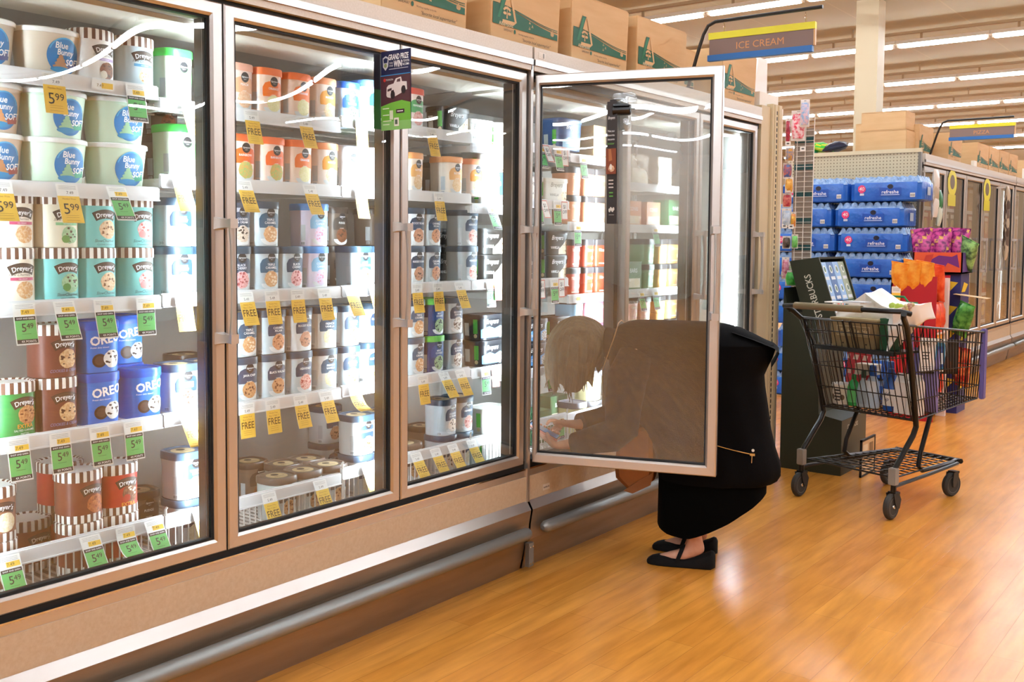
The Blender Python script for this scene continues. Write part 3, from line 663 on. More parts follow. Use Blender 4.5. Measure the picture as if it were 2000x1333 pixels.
# ------------------------------------------------------------------ stocking the shelves
DOORN = {1: 'nearest door', 2: 'second door', 3: 'third door', 4: 'open door', 5: 'fifth door'}
SHELFN = ['top shelf', 'second shelf', 'third shelf', 'fourth shelf', 'bottom shelf']
STOCK = []
def row(door, si, v, sec, items):
    for it in items:
        keys, ur = it[0], it[1]; back = it[2] if len(it) > 2 else 0
        keys = keys.split('+')
        if len(keys) == 1 and '*' in keys[0]: k, n = keys[0].split('*'); keys = [k]*int(n)
        sc = SEC[sec]; zt = sc[3][si]; z = zt-.122-.001 if si == 4 else zt-.005
        if sec in 'abcdz' or True:
            R = KIND[keys[0]]['R']; xc = XF-.022-.062-(.015 if KIND[keys[0]]['R'] > .08 else 0)-back
            y = ycen(ur, v, xc, R)
        for L, k in enumerate(keys):
            STOCK.append([k, xc, y, z, door, si, ('lower layer' if L == 0 else 'upper layer') if len(keys) > 1 else '', back > 0])
            z += KIND[k]['h']+.0005
row(1, 0, 110, 'a', [('bb_brown', 22), ('bb_brown', 152), ('dr_cream_lav', 218), ('dr_pale_blue', 296)])
row(1, 0, 135, 'b', [('sg_green', 371)])
row(1, 1, 270, 'a', [('bb_peach*2', 37), ('bb_green*2', 163), ('bb_green*2', 280), ('br_black', 190, .24)])
row(1, 1, 290, 'b', [('sg_green', 380), ('sg_dark*2', 345, .2)])
row(1, 2, 490, 'a', [('dr_cream_pink*2', 64), ('dr_teal_mint+dr_cream_mint', 150), ('dr_teal_dough*2', 222), ('dr_teal_berry*2', 296)])
row(1, 2, 490, 'b', [('sg_berry*2', 372), ('sg_heaven*2', 432)])
row(1, 3, 760, 'a', [('dr_green', 65), ('dr_brown*2', 147), ('oreo*2', 228), ('oreo', 310), ('oreo*2', 276, .135)])
row(1, 3, 760, 'b', [('sg_cookies', 382), ('sg_cookies', 440), ('sg_dark', 395, .2)])
row(1, 4, 980, 'a', [('dr_vanilla*2', 28), ('dr_choc*2', 197), ('dr_red*2', 266), ('sg_dark', 308, .18), ('dr_choc', 95, .14), ('dr_red*2', 160, .15)])
row(1, 4, 950, 'b', [('sg_van*2', 396)])
row(2, 0, 175, 'b', [('sg_blush', 489), ('sg_orange', 546), ('sg_orange', 602), ('sg_peach', 652), ('sg_blue', 698)])
row(2, 0, 190, 'c', [('sg_sky', 746)])
row(2, 1, 310, 'b', [('sg_rainbow', 494), ('sg_rainbow', 551), ('sg_orange', 605), ('sg_peach', 656), ('sg_white', 700)])
row(2, 1, 310, 'c', [('sg_white', 748)])
row(2, 2, 480, 'b', [('sg_berry+sg_cookies', 486), ('sg_peachy*2', 541), ('sg_berry', 588), ('sg_cotton*2', 637), ('sg_dark*2', 676, .2)])
row(2, 2, 480, 'c', [('sg_mint', 722), ('sg_mint', 764), ('sg_dark*2', 752, .2)])
row(2, 3, 690, 'b', [('sg_java+sg_peachy', 499), ('sg_walnut+sg_carmel', 554), ('sg_heaven+sg_rocky', 606), ('sg_french*2', 655), ('sg_carmel*2', 699)])
row(2, 3, 690, 'c', [('sg_butter*2', 746)])
row(2, 4, 930, 'b', [('sg_jar', 575), ('sg_jar', 625), ('sg_jar', 673), ('sg_jar', 586, .13), ('sg_jar', 630, .13), ('sg_dark', 520, .26), ('sg_rocky*2', 664, .30)])
row(2, 4, 860, 'c', [('sg_van+sg_rocky', 727), ('sg_cookies*2', 768)])
row(3, 0, 215, 'c', [('sg_pink', 824), ('br_black', 916)])
row(3, 0, 230, 'd', [('br_white', 962), ('br_white', 1012)])
row(3, 1, 340, 'c', [('sg_tan', 823), ('sg_tan', 900), ('sg_peach', 940), ('sg_dark', 868, .2)])
row(3, 1, 340, 'd', [('br_white*2', 985), ('br_pack', 1016)])
row(3, 2, 480, 'c', [('sg_rocky*2', 826), ('sg_carmel*2', 858), ('sg_heaven*2', 930), ('br_black*2', 895, .2)])
row(3, 2, 480, 'd', [('br_black*2', 984)])
row(3, 3, 660, 'c', [('sg_peachy*2', 826), ('sg_mintck*2', 864), ('sg_brownie*2', 901)])
row(3, 3, 660, 'd', [('br_cookies*2', 983)])
row(3, 4, 800, 'c', [('sg_cookies*2', 889), ('sg_van+sg_heaven', 921), ('sg_jar', 820), ('sg_dark', 850, .2)])
row(3, 4, 820, 'd', [('br_white*2', 988)])
row(4, 0, 265, 'e', [('br_pack', 1132)])
row(4, 0, 285, 'f', [('bx_tan', 1189)])
row(4, 1, 360, 'e', [('br_white', 1060), ('br_white', 1108)])
row(4, 1, 380, 'f', [('ti_orange*2', 1131), ('ti_orange*2', 1156), ('ti_orange*2', 1180)])
row(4, 2, 500, 'e', [('br_black*2', 1058), ('br_black*2', 1109)])
row(4, 2, 520, 'f', [('ti_red*2', 1130), ('ti_red*2', 1156), ('ti_red*2', 1182)])
row(4, 3, 650, 'e', [('br_cookies*2', 1069), ('br_smores*2', 1118)])
row(4, 3, 610, 'f', [('ti_sky*2', 1136), ('ti_rose*2', 1160), ('ti_rose*2', 1184)])
row(4, 4, 770, 'e', [('bx_green', 1072), ('ti_yellow', 1143), ('bx_green', 1105, .2)])
row(4, 4, 770, 'f', [('ti_yellow*2', 1172)])
row(5, 0, 310, 'g', [('bx_pale', 1265), ('bx_pale', 1312)])
row(5, 1, 400, 'g', [('bx_orange', 1250), ('bx_orange', 1288), ('bx_green', 1332)])
row(5, 2, 520, 'g', [('bx_green', 1250), ('ti_green*2', 1275), ('ti_amber*2', 1300), ('ti_amber*2', 1322)])
row(5, 3, 610, 'g', [('ti_pink*2', 1243), ('ti_pink*2', 1268), ('ti_amber*2', 1296), ('ti_amber*2', 1320)])
seen = {}
for s in STOCK: seen.setdefault((KIND[s[0]]['look'], s[4], s[5], s[6], s[7]), []).append(s[2])
for k, x, y, z, door, si, layer, back in STOCK:
    look = KIND[k]['look']; ys = sorted(seen[(look, door, si, layer, back)]); o = ''
    if len(ys) > 1: o = ORD[ys.index(y)]+' '
    lab = o+look+(' in rear' if back else '')+(', '+layer if layer else '')+', '+SHELFN[si]+', '+DOORN[door]
    place(k, x, y, z, lab, 'ice cream packs behind the '+DOORN[door])

# ------------------------------------------------------------------ paper price tags hung on the rails
def tagmesh(kind, tilt, curl):
    w = {'y599': .064, 'g549': .062, 'free': .060, 'off': .05, 'slip': .07}[kind]; top, bot = {'slip': (.03, 0), 'off': (0, .085)}.get(kind, (.034, .078))
    L = top+bot; N = 10; pos = [(0.0, 0.0)]; ang = []
    for i in range(N):
        a = tilt+curl*(i/N)**1.5; ang.append(a); p = pos[-1]; pos.append((p[0]+math.sin(a)*L/N, p[1]-math.cos(a)*L/N))
    def T(u, v, off):
        s = min(max(-v/L*N, 0), N-1e-6); i = int(s); t = s-i; a = ang[i]; p, q = pos[i], pos[i+1]
        return Vector((p[0]+(q[0]-p[0])*t+math.cos(a)*off, u, p[1]+(q[1]-p[1])*t+math.sin(a)*off))
    b = B()
    def sheet(u0, v0, u1, v1, m, off):
        n = max(1, int(round(abs(v1-v0)/L*N)))
        for i in range(n): b.flat2d([[(u0, v0+(v1-v0)*i/n), (u1, v0+(v1-v0)*i/n), (u1, v0+(v1-v0)*(i+1)/n), (u0, v0+(v1-v0)*(i+1)/n)]], m, lambda p, q: T(p, q, off))
    sheet(-w/2, 0, w/2, -L, PAPER, .0004); sheet(-w/2, 0, w/2, -L, PAPER, -.0002)
    if top and kind != 'slip':
        for j in range(3): rect(b, T, -w*.40, -.005-j*.004, w*.4, -.0058-j*.004, P_('8a8a88'), .0008)
        if kind == 'free': text(b, T, '5.49', 0, -.024, .009, P_('555558'), off=.0008)
        elif kind == 'y599': text(b, T, '7.49', .006, -.024, .009, P_('555558'), off=.0008)
        else: rect(b, T, -w*.16, -.017, w*.45, -.031, TAGY, .0007); text(b, T, '7.49', .002, -.024, .009, P_('6a5a20'), off=.0012)
    if kind == 'slip': text(b, T, '7.49', -.01, -.016, .009, P_('8a6a20'), off=.0012); rect(b, T, -.005, -.008, .03, -.024, TAGY, .0007)
    v0 = -top
    if kind == 'y599':
        sheet(-w/2, v0, w/2, -L, TAGY, .0008); text(b, T, 'Member Price', 0, v0-.008, .005, P_('a8641e'), off=.0014, maxw=w*.8)
        text(b, T, '5', -.012, v0-.036, .032, INK, off=.0014); text(b, T, '99', .012, v0-.031, .020, INK, off=.0014)
        for j in (.056, .062, .070): rect(b, T, -w*.3, v0-j, w*.3, v0-j-.0009, P_('b98a2c'), .0014)
    elif kind == 'free':
        sheet(-w/2, v0, w/2, -L, TAGY, .0008); text(b, T, 'Member Price', 0, v0-.009, .0045, P_('a8641e'), off=.0014, maxw=w*.75)
        text(b, T, 'Buy 2 Get 1', 0, v0-.018, .006, P_('a8641e'), off=.0014, maxw=w*.7); text(b, T, 'FREE', 0, v0-.036, .023, P_('5a4412'), .008, width=w*.84, off=.0014)
        for j in (.054, .060, .067): rect(b, T, -w*.3, v0-j, w*.25, v0-j-.0009, P_('b98a2c'), .0014)
    elif kind == 'g549':
        sheet(-w*.46, v0-.002, w*.46, -L+.004, TAGG, .0008); sheet(-w*.46, v0-.002, w*.46, v0-.012, INK, .0011)
        text(b, T, 'SHOP AND EARN', 0, v0-.007, .0045, PAPER, .01, off=.0016, maxw=w*.8)
        text(b, T, '5', -.006, v0-.031, .023, INK, off=.0014); text(b, T, '49', .011, v0-.027, .014, INK, off=.0014)
        rect(b, T, -w*.2, v0-.048, w*.2, v0-.049, P_('3a7a40'), .0014)
        sheet(-w*.46, -L+.004, w*.46, -L+.015, INK, .0011); text(b, T, '4X POINTS', .003, -L+.0095, .006, PAPER, .01, off=.0016, maxw=w*.7)
    elif kind == 'off':
        for a in ((-w/2, 0, w/2, -.004), (-w/2, -L+.004, w/2, -L), (-w/2, 0, -w/2+.003, -L), (w/2-.003, 0, w/2, -L)): sheet(*a, P_('d8604a'), .0008)
        text(b, T, '$1', 0, -.024, .018, INK, .01, off=.0014); text(b, T, 'OFF', 0, -.048, .016, INK, .01, off=.0014, maxw=w*.8)
    return b.mesh('price_tag')
TAGC = {}
TAGL = {'y599': 'yellow 5.99 price tag', 'g549': 'green 5.49 price tag', 'free': 'yellow FREE offer tag', 'off': 'white $1 OFF tag with red edge', 'slip': 'small white and yellow price slip'}
TAGS = []
def tags(door, si, lst):
    for kind, u, sec, tilt, curl in lst:
        z = SEC[sec][3][si]-.002; d = ray(u, 500)
        y = CAM.y+d.y*((XF+.006-CAM.x)/d.x); TAGS.append((door, si, kind, y, z, tilt, curl))
Y, G, F, O_, S_ = 'y599', 'g549', 'free', 'off', 'slip'
tags(1, 0, [(Y, 110, 'a', .15, .05), (S_, 207, 'a', 0, 0), (G, 268, 'a', .15, .1), (F, 372, 'b', .35, .1)])
tags(1, 1, [(Y, 2, 'a', .3, .2), (Y, 132, 'a', .28, .15), (G, 228, 'a', .5, .1), (F, 354, 'b', .3, .2)])
tags(1, 2, [(G, 44, 'a', .15, .1), (G, 122, 'a', .35, .1), (G, 200, 'a', .2, .15), (G, 283, 'a', .05, .05), (F, 357, 'b', .15, .1)])
tags(1, 3, [(G, 27, 'a', .15, .1), (G, 110, 'a', .12, .1), (G, 188, 'a', .15, .1), (G, 255, 'a', .1, .05), (F, 362, 'b', .5, .1)])
tags(1, 4, [(G, 2, 'a', .45, .1), (G, 165, 'a', .5, .15), (G, 236, 'a', .2, 1.6), (G, 292, 'a', .5, .15), (F, 386, 'b', .4, .1)])
tags(2, 0, [(F, 492, 'b', .2, .1), (F, 595, 'b', .3, .1), (F, 706, 'c', .05, .05)])
tags(2, 1, [(F, 476, 'b', .4, .1), (F, 604, 'b', .35, .2), (F, 704, 'c', .15, .1)])
tags(2, 2, [(F, 478, 'b', .3, .1), (F, 530, 'b', .15, .1), (F, 580, 'b', .1, .15), (F, 632, 'b', .2, .1), (F, 684, 'c', .4, .15), (F, 731, 'c', .3, .1)])
tags(2, 3, [(F, 480, 'b', .05, .05), (F, 530, 'b', .12, .05), (F, 584, 'b', .25, .1), (F, 634, 'b', .35, .1), (F, 692, 'c', .2, 1.3)])
tags(2, 4, [(F, 521, 'b', .35, .2), (F, 622, 'b', .4, .15), (F, 717, 'c', .4, .1)])
tags(3, 0, [(F, 841, 'c', .2, .1)])
tags(3, 1, [(F, 856, 'c', .15, .1), (G, 958, 'd', .35, .1)])
tags(3, 2, [(F, 814, 'c', .12, .1), (F, 855, 'c', .1, .1), (F, 896, 'c', .35, .1), (G, 960, 'd', .02, .0), (O_, 972, 'd', .1, 0)])
tags(3, 3, [(F, 826, 'c', .12, .1), (F, 866, 'c', .55, .1), (F, 898, 'c', .45, .1), (G, 950, 'd', .05, .05), (O_, 968, 'd', .1, 0)])
tags(3, 4, [(F, 812, 'c', .5, .2), (F, 850, 'c', .5, .25), (F, 884, 'c', .5, .2), (F, 921, 'c', .5, .2)])
tags(4, 0, [(G, 1052, 'e', .25, .1), (O_, 1063, 'e', .4, .1), (G, 1086, 'e', .15, .1), (O_, 1100, 'e', .1, 0), (G, 1136, 'f', .1, .1)])
tags(4, 1, [(G, 1050, 'e', .1, .05), (O_, 1060, 'e', .3, .1), (G, 1087, 'e', .05, .05), (O_, 1101, 'e', .05, 0), (G, 1127, 'f', .05, 0)])
tags(4, 2, [(O_, 1058, 'e', .05, .05), (G, 1083, 'e', .05, .05), (O_, 1097, 'e', .05, 0), (S_, 1128, 'f', 0, 0)])
tags(4, 3, [(O_, 1050, 'e', .05, 0), (G, 1076, 'e', .1, .05), (O_, 1092, 'e', .1, 0)])
tags(4, 4, [(G, 1098, 'e', .05, 0)])
tags(5, 1, [(G, 1277, 'g', .2, .1)])
tags(5, 2, [(G, 1252, 'g', .2, .1), (G, 1280, 'g', .15, .1)])
seen = {}
for t in TAGS: seen.setdefault((t[0], t[1], t[2]), []).append(t[3])
for door, si, kind, y, z, tilt, curl in TAGS:
    k = (kind, tilt, curl)
    if k not in TAGC: TAGC[k] = tagmesh(*k)
    o = bpy.data.objects.new('price_tag', TAGC[k]); COL.objects.link(o); o.location = (XF+.0055, y, z)
    ys = sorted(seen[(door, si, kind)]); w_ = (ORD[ys.index(y)]+' ' if len(ys) > 1 else '')
    tag(o, '%s%s on rail of %s, %s' % (w_, TAGL[kind], SHELFN[si], DOORN[door]), 'price tag', 'price tags on the shelf rails')

# ------------------------------------------------------------------ shipping boxes along the top
def shipbox(L, Dp, H, x, y, z, lab, big=True, rz=0, group='shipping boxes on top of the near freezers', flaps=False):
    r = thing('cardboard_box', lab, 'box', (x, y, z), rz, group); b = B()
    b.box((-Dp, 0, 0), (0, L, H), CARD); 
    for v in b.bm.verts:
        if v.co.z > H/2: v.co.x += .006*(1 if v.co.x > -.1 else -1); v.co.y += .008*(1 if v.co.y > L/2 else -1)
    b.obj('carton', r, bevel=.003)
    T = lambda u, v, off: Vector((.0015+.006*v/H+off, u, v)); p = B(); GR = P_('1b5a42', .6); INKB = P_('3f3a2c', .6); BG = P_('d0ac7e', .7)
    n = 14; wave = lambda t: H*(.47-.15*t+.035*math.sin(t*4.4+.9)); low = lambda t: H*(.215-.01*t)
    w0, w1 = .012, L-.012
    shape(p, T, [(w0+(w1-w0)*k/n, low(k/n)) for k in range(n+1)]+[(w0+(w1-w0)*k/n, wave(k/n)) for k in range(n, -1, -1)], GR, .0006, 5)
    for o_ in (.007, .015): p.flat2d([[(w0+(w1-w0)*k/n, wave(k/n)+o_*k/n), (w0+(w1-w0)*(k+1)/n, wave((k+1)/n)+o_*(k+1)/n), (w0+(w1-w0)*(k+1)/n, wave((k+1)/n)+o_*(k+1)/n+.003), (w0+(w1-w0)*k/n, wave(k/n)+o_*k/n+.003)] for k in range(n)], GR, lambda a, c: T(a, c, .0006))
    if big:
        c, s = L*.17+.01, H/.285; q = .085*s
        shape(p, T, [(c-.058*s, q), (c-.030*s, q), (c+.006*s, q+.082*s), (c+.022*s, q+.115*s), (c-.010*s, q+.115*s)], GR, .0010, 5)
        shape(p, T, [(c-.050*s, q+.004*s), (c-.034*s, q+.004*s), (c+.004*s, q+.090*s), (c+.010*s, q+.108*s), (c-.006*s, q+.108*s)], P_('2a7450', .6), .0013, 5)
        shape(p, T, [(c+.026*s, q+.110*s), (c+.066*s, q), (c-.016*s, q), (c-.016*s, q-.014*s), (c+.060*s, q-.014*s), (c+.080*s, q), (c+.040*s, q+.110*s)], BG, .0011, 5)
        arcband(p, T, c+.012*s, q+.048*s, .028*s, .9, .010*s, BG, .0014); shape(p, T, [(c+.009*s, q+.006*s), (c+.017*s, q+.006*s), (c+.014*s, q+.062*s)], BG, .0014, 5)
        for a in (-.5, .5): disc(p, T, c+.013*s+a*.03*s, q+.026*s, .011*s, .006*s, BG, .0014)
        text(p, T, 'Albertsons', c+.008*s, .0685*s, .0155*s, P_('dcc8a4', .7), .012, off=.0014, maxw=.15*s)
        text(p, T, 'SAFEWAY', L*.24, .047*s, .010*s, INKB, off=.0008); disc(p, T, L*.24+.045*s, .047*s, .007*s, .009*s, GR, .0008)
        text(p, T, 'Working together to be the', L*.50, .043*s, .007*s, INKB, off=.0008, maxw=.13*s)
        text(p, T, '"favorite local supermarket"', L*.66, .024*s, .013*s, INKB, 0, .4, off=.0008, maxw=.3*s)
        for a in (0, 2.1, 4.2): text(p, T, '>', L*.56+.013*s*math.cos(a), .088*s+.013*s*math.sin(a), .016*s, BG, .02, rot=a+PI/2, off=.0012)
        for a, qq in ((1.0, 1), (2.1, 1), (1.57, 1.4)): disc(p, T, L*.89+.012*s*math.cos(a), .068*s+.014*s*math.sin(a), .006*s, .009*s*qq, BG, .0012)
    p.obj('printed_panel', r, label='green wave print with pale lettering' if big else None)
    f = B(); f.box((-Dp, .002, H), (-.0+.004, L-.002, H+.004), CARD)
    if flaps:
        f.box((-Dp-.01, .01, H), (-Dp, L-.01, H+.10), CARD, Matrix.Translation((0, 0, 0)))
        f.box((-.006, .01, H), (0, L-.01, H+.08), CARD)
    f.obj('top_flaps', r); return r
XB = -.02
BX = [(745, 910, 'printed cardboard box cropped by the top edge, above second door'), (957, 1090, 'printed cardboard box above the third freezer door, nearest whole one'),
      (1115, 1224, 'printed cardboard box above the open freezer door, its logo clear'), (1243, 1338, 'printed cardboard box just before the ice cream sign'), (1412, 1476, 'printed cardboard box behind the ice cream sign, last in row')]
for u0, u1, lab in BX:
    ya, yb = yx(u0, 90, XB), yx(u1, 90, XB); shipbox(yb-ya, .40, .285, XB, ya, 2.198, lab)
r = shipbox(.26, .3, .235, -.10, 2.98, 2.198, 'plain cardboard box at the foot of the bent sign pole', big=False)
# ------------------------------------------------------------------ hanging aisle signs
def aisle_sign(word, x, y, z, L, H, rz, px, py, labs, tilt=0):
    pole = B(); pole.tube([(px, py, 2.20), (px+.06, py, 2.40), (px+.085, py, 2.47), (px+.11, py, 2.512), (px+.15, py, 2.528), (px+.70, py, 2.528)], .0095, P_('2c2926', .35, metal=.4), 8)
    pole.lathe([(.03, 0), (.03, .008), (.014, .012)], P_('2c2926', .35, metal=.4), 12, Matrix.Translation((px, py, 2.197)))
    po = pole.obj('sign_pole'); tag(po, labs[0], 'sign pole'); 
    r = thing('aisle_sign', labs[1], 'sign', (x, y, z), rz)
    b = B(); b.box((.008, -.012, .03), (L-.008, .012, H-.034), mat('brown_sign_board', '7c655c', .55)); T = lambda u, v, off: Vector((u, -.0125-off, v))
    text(b, T, word, L*.5, H*.47, H*.25, P_('c9884e'), -.012 if False else 0, 0, off=.0006); b.obj('board', r, fix=False)
    b = B(); b.box((.004, -.016, H-.034), (L, .016, H), mat('lime_yellow_band', 'd7cf1c', .5)); b.obj('top_band', r)
    b = B(); b.box((0, -.016, 0), (L-.012, .016, .03), mat('blue_band', '1c62a6', .5)); b.obj('bottom_band', r)
    b = B(); b.box((L-.010, -.010, .03), (L, .010, H-.034), P_('c99a62')); b.obj('side_trim', r)
    dz = 2.52-z-H
    for q in (.08, L-.05):
        b = B(); n = max(3, int(dz/.014))
        for i in range(n):
            zc = H+dz*(i+.5)/n; b.tube([(q+.004*math.cos(a)*(i % 2), .004*math.cos(a)*((i+1) % 2), zc+.008*math.sin(a)) for a in [2*PI*k/8 for k in range(8)]], .0012, CHROME, 5, True)
        b.obj('chain', r)
aisle_sign('ICE CREAM', .106, 2.985, 2.325, .54, .142, .08, -.015, 3.0, ['bent black pole carrying the ICE CREAM sign above near freezers', 'brown ICE CREAM sign with yellow and blue bands'])
aisle_sign('PIZZA', .02, 8.2, 2.342, .545, .140, .03, -.147, 8.2, ['bent black pole carrying the PIZZA sign over far freezers', 'brown PIZZA sign with yellow and blue bands'])
b = B(); b.tube([(-.1, 13.0, 2.2), (.0, 13.0, 2.5), (.1, 13.0, 2.53)], .0095, P_('2c2926', .35, metal=.4), 8); tag(b.obj('sign_pole'), 'bent black pole farther along the far freezer tops', 'sign pole')

# ------------------------------------------------------------------ contest poster on the second door
r = thing('contest_poster', 'folded contest poster reading GRAND PRIZE on the second freezer door', 'poster', (.003, .66, 1.775), 0)
b = B(); Hh = .268; T = lambda u, v, off: Vector((u, -off-.004*math.sin(v*9), v))
def sheetp(u0, v0, u1, v1, m, off): rect(b, lambda u, v, o: T(u, v, o), u0, v0, u1, v1, m, off)
wd = .140
rect(b, T, .003, 0, wd, Hh, P_('22264e'), .0004); rect(b, T, .003, 0, wd, Hh, P_('22264e'), -.0006)
rect(b, T, .003, .078, wd, .185, P_('53303a'), .0007)
shape(b, T, [(.003, 0), (wd, 0), (wd, .088), (.10, .098), (.05, .092), (.003, .082)], P_('74bb44'), .001); rect(b, T, .003, 0, wd, .03, P_('8cc872'), .0012)
rect(b, T, .003, .184, wd, .187, P_('3f8cc8'), .0012)
text(b, T, 'GRAND PRIZE', .085, .246, .019, TXT, .02, off=.0014, width=.092); text(b, T, 'WIN', .082, .222, .022, TXT, .03, off=.0014, width=.036)
text(b, T, 'A TOYOTA', .118, .228, .008, TXT, .01, off=.0014, maxw=.034); text(b, T, 'TACOMA', .118, .217, .008, TXT, .01, off=.0014, maxw=.034)
text(b, T, 'YOU', .052, .226, .006, TXT, off=.0014); text(b, T, 'COULD', .052, .217, .006, TXT, off=.0014, maxw=.018)
rect(b, T, .042, .204, .13, .2065, P_('b8bccc'), .0014)
shape(b, T, [(.012, .245), (.026, .252), (.040, .245), (.038, .215), (.026, .202), (.014, .215)], P_('c9ccd6'), .0012); shape(b, T, [(.016, .241), (.026, .246), (.036, .241), (.034, .228), (.018, .228)], P_('262c52'), .0016); disc(b, T, .026, .219, .007, .007, P_('8f9c6a'), .0016)
disc(b, T, .022, .17, .006, .006, P_('d23b34'), .0014); text(b, T, 'TOYOTA', .045, .170, .006, TXT, off=.0014)
TRK = P_('e6dedd')
shape(b, T, [(.030, .118), (.032, .145), (.040, .152), (.064, .156), (.074, .172), (.098, .176), (.103, .160), (.124, .158), (.126, .132), (.120, .130), (.116, .145), (.104, .144), (.100, .122), (.070, .112), (.064, .135), (.052, .132), (.050, .108), (.034, .112)], TRK, .0016)
shape(b, T, [(.078, .160), (.081, .169), (.095, .171), (.095, .160)], P_('5a4046'), .002); shape(b, T, [(.036, .138), (.055, .142), (.055, .134), (.036, .130)], P_('4a343a'), .002)
for u, v in ((.060, .118), (.109, .132)): disc(b, T, u, v, .010, .014, P_('2a2026'), .002)
rect(b, T, .074, .055, .112, .068, P_('4a3040'), .0018); rect(b, T, .080, .060, .106, .063, TXT, .0022); rect(b, T, .044, .035, .060, .066, P_('e4f0d4'), .0018); rect(b, T, .064, .012, .086, .040, P_('f2f4ec'), .0018); rect(b, T, .068, .018, .080, .034, P_('5a6a5a'), .002)
for u, v, ww in ((.012, .072, .03), (.012, .05, .03), (.012, .03, .04), (.012, .018, .03)): rect(b, T, u, v, u+ww, v+.003, P_('e9f6da'), .0018)
b.obj('printed_panel', r, fix=False)
b = B(); T = lambda u, v, off: Vector((off, u, v))
rect(b, T, -.036, .005, 0, .14, P_('2c5c36'), .0006); rect(b, T, -.036, .14, 0, .262, P_('23242e'), .0006); rect(b, T, -.036, .005, 0, .262, P_('2c3a34'), .0); b.obj('mounting_flap', r, label='dark flap stuck to the glass', fix=False)

# ------------------------------------------------------------------ promotion strip clipped to the open door
ddir = Vector((.945, .327, 0)); dn = Vector((.327, -.945, 0)); H0 = Vector((0, Y4, 0))
def onDoor(s, z, o): return H0+ddir*s+dn*o+Vector((0, 0, z))
CLEAR = glass_mat('clear_plastic', .10, (.93, .95, .95), wave=(30, .004))
r = thing('suction_clip', 'black clip with clear suction cup on the open glass door', 'clip', onDoor(.37, 1.925, 0), math.atan2(dn.y, dn.x))
b = B()
def rrect(w, h, rr, x, cz=0): return [Vector((x, sx*(w/2-rr)+rr*math.cos(a), cz+sy*(h/2-rr)+rr*math.sin(a))) for sx, sy, a0 in ((1, 1, 0), (-1, 1, PI/2), (-1, -1, PI), (1, -1, 1.5*PI)) for a in [a0+k*PI/8 for k in range(5)]]
b.loft([rrect(.10, .062, .022, -.015, .045), rrect(.106, .068, .026, -.011, .045), rrect(.09, .05, .02, -.006, .045)], CLEAR); b.loft([rrect(.055, .07, .02, -.015, -.04), rrect(.058, .074, .02, -.011, -.04), rrect(.045, .055, .018, -.006, -.04)], CLEAR); b.obj('suction_cup', r)
b = B(); Ty = Matrix.Translation((.03, 0, 0)) @ Matrix.Rotation(PI/2, 4, 'X')
b.lathe([(.018, -.036), (.021, -.034), (.021, .034), (.018, .036)], P_('141315', .25), 20, Ty); b.box((.045, -.03, .014), (.056, .03, .022), P_('141315', .25)); b.box((-.008, -.02, -.01), (.02, .02, .01), P_('141315', .25)); b.obj('spring_clip', r)
r = thing('promotion_strip', 'long dark promotion strip hanging on the open glass door', 'sign', onDoor(.335, 1.47, .03), math.atan2(dn.y, dn.x)-.32)
b = B(); Ls = .49; T = lambda u, v, off: Vector((.012*math.sin(v*5)+off, u, v)); sw = .046
rect(b, T, -sw/2, 0, sw/2, Ls, P_('3a3534'), .0005); rect(b, T, -sw/2, 0, sw/2, Ls, P_('3a3534'), -.0006)
n = 12
text(b, T, 'Breyers', 0, .425, .012, TXT, .005, .3, off=.0014, maxw=.031)
for i, s in enumerate(('Make your', 'favorite', 'desserts')): text(b, T, s, 0, .372-i*.0165, .0085, TXT, off=.0014, maxw=.031)
text(b, T, 'better', 0, .322, .009, P_('74b84e'), off=.0014, maxw=.03)
rect(b, T, -sw/2, .20, sw/2, .302, P_('8c4a30'), .0009); shape(b, T, [(-.012, .30), (.0, .30), (.006, .255), (-.010, .25)], P_('b8744a'), .0012); scoop(b, T, .002, .222, .014, fruit_mat('f0dcc0', 'd9a074'), P_('a8552c'), 5, 2, .0013); disc(b, T, .0, .228, .006, .012, P_('f4ece0'), .002)
for i in range(3): rect(b, T, -.011, .172-i*.014, .011, .177-i*.014, P_('d8d2cc'), .0012)
for i in range(2): rect(b, T, -.009, .122-i*.014, .009, .128-i*.014, P_('5f9c48'), .0012)
for a in range(4): disc(b, T, -.008+.006*a, .055+.005*(a % 2), .005, .008, P_('e6e2da'), .0012, 8, .3, a)
rect(b, T, -.012, .035, .012, .037, P_('b8b2ac'), .0012); b.obj('printed_strip', r, fix=False)
b = B(); b.box((-.002, -.014, Ls-.004), (.002, .014, Ls+.008), P_('3a3534')); b.obj('hanging_tab', r)

# ------------------------------------------------------------------ cream end upright, header board, gondola behind
r = thing('gondola_upright', 'cream slotted shelving upright at the end of near freezers', 'shelving', (0, 0, 0))
b = B(); b.box((-.86, 3.925, 0), (.004, 4.062, 2.215), CREAM); b.obj('side_panel', r)
b = B(); b.box((-.05, 4.064, 0), (.018, 4.205, 2.235), CREAM); b.box((-.05, 4.09, 0), (.0225, 4.112, 2.23), CREAM); b.box((-.05, 4.15, 0), (.0225, 4.172, 2.23), CREAM)
for i in range(62): b.box((.0, 4.122, .10+i*.034), (.0188, 4.136, .122+i*.034), BLACK)
b.obj('slotted_post', r, label='post with a column of dark slots')
b = B(); b.box((-.86, 4.207, 0), (.012, 4.240, 2.22), mat('white_edge_strip', 'e9e2d2', .45)); b.obj('edge_strip', r)
b = B(); b.box((-.6, 3.95, 2.216), (-.02, 4.236, 2.30), mat('pale_cap', 'e3dcd0', .5)); b.obj('cap', r)
b = B(); b.prism([(4.03, 2.301), (4.226, 2.301), (4.222, 2.53), (4.085, 2.53)], -.25, mat('white_foam_board', 'efeae6', .6), lambda x, y, d: Vector((-.09+d, x, y))); tag(b.obj('white_carton'), 'white carton standing on top of the cream end upright', 'carton')
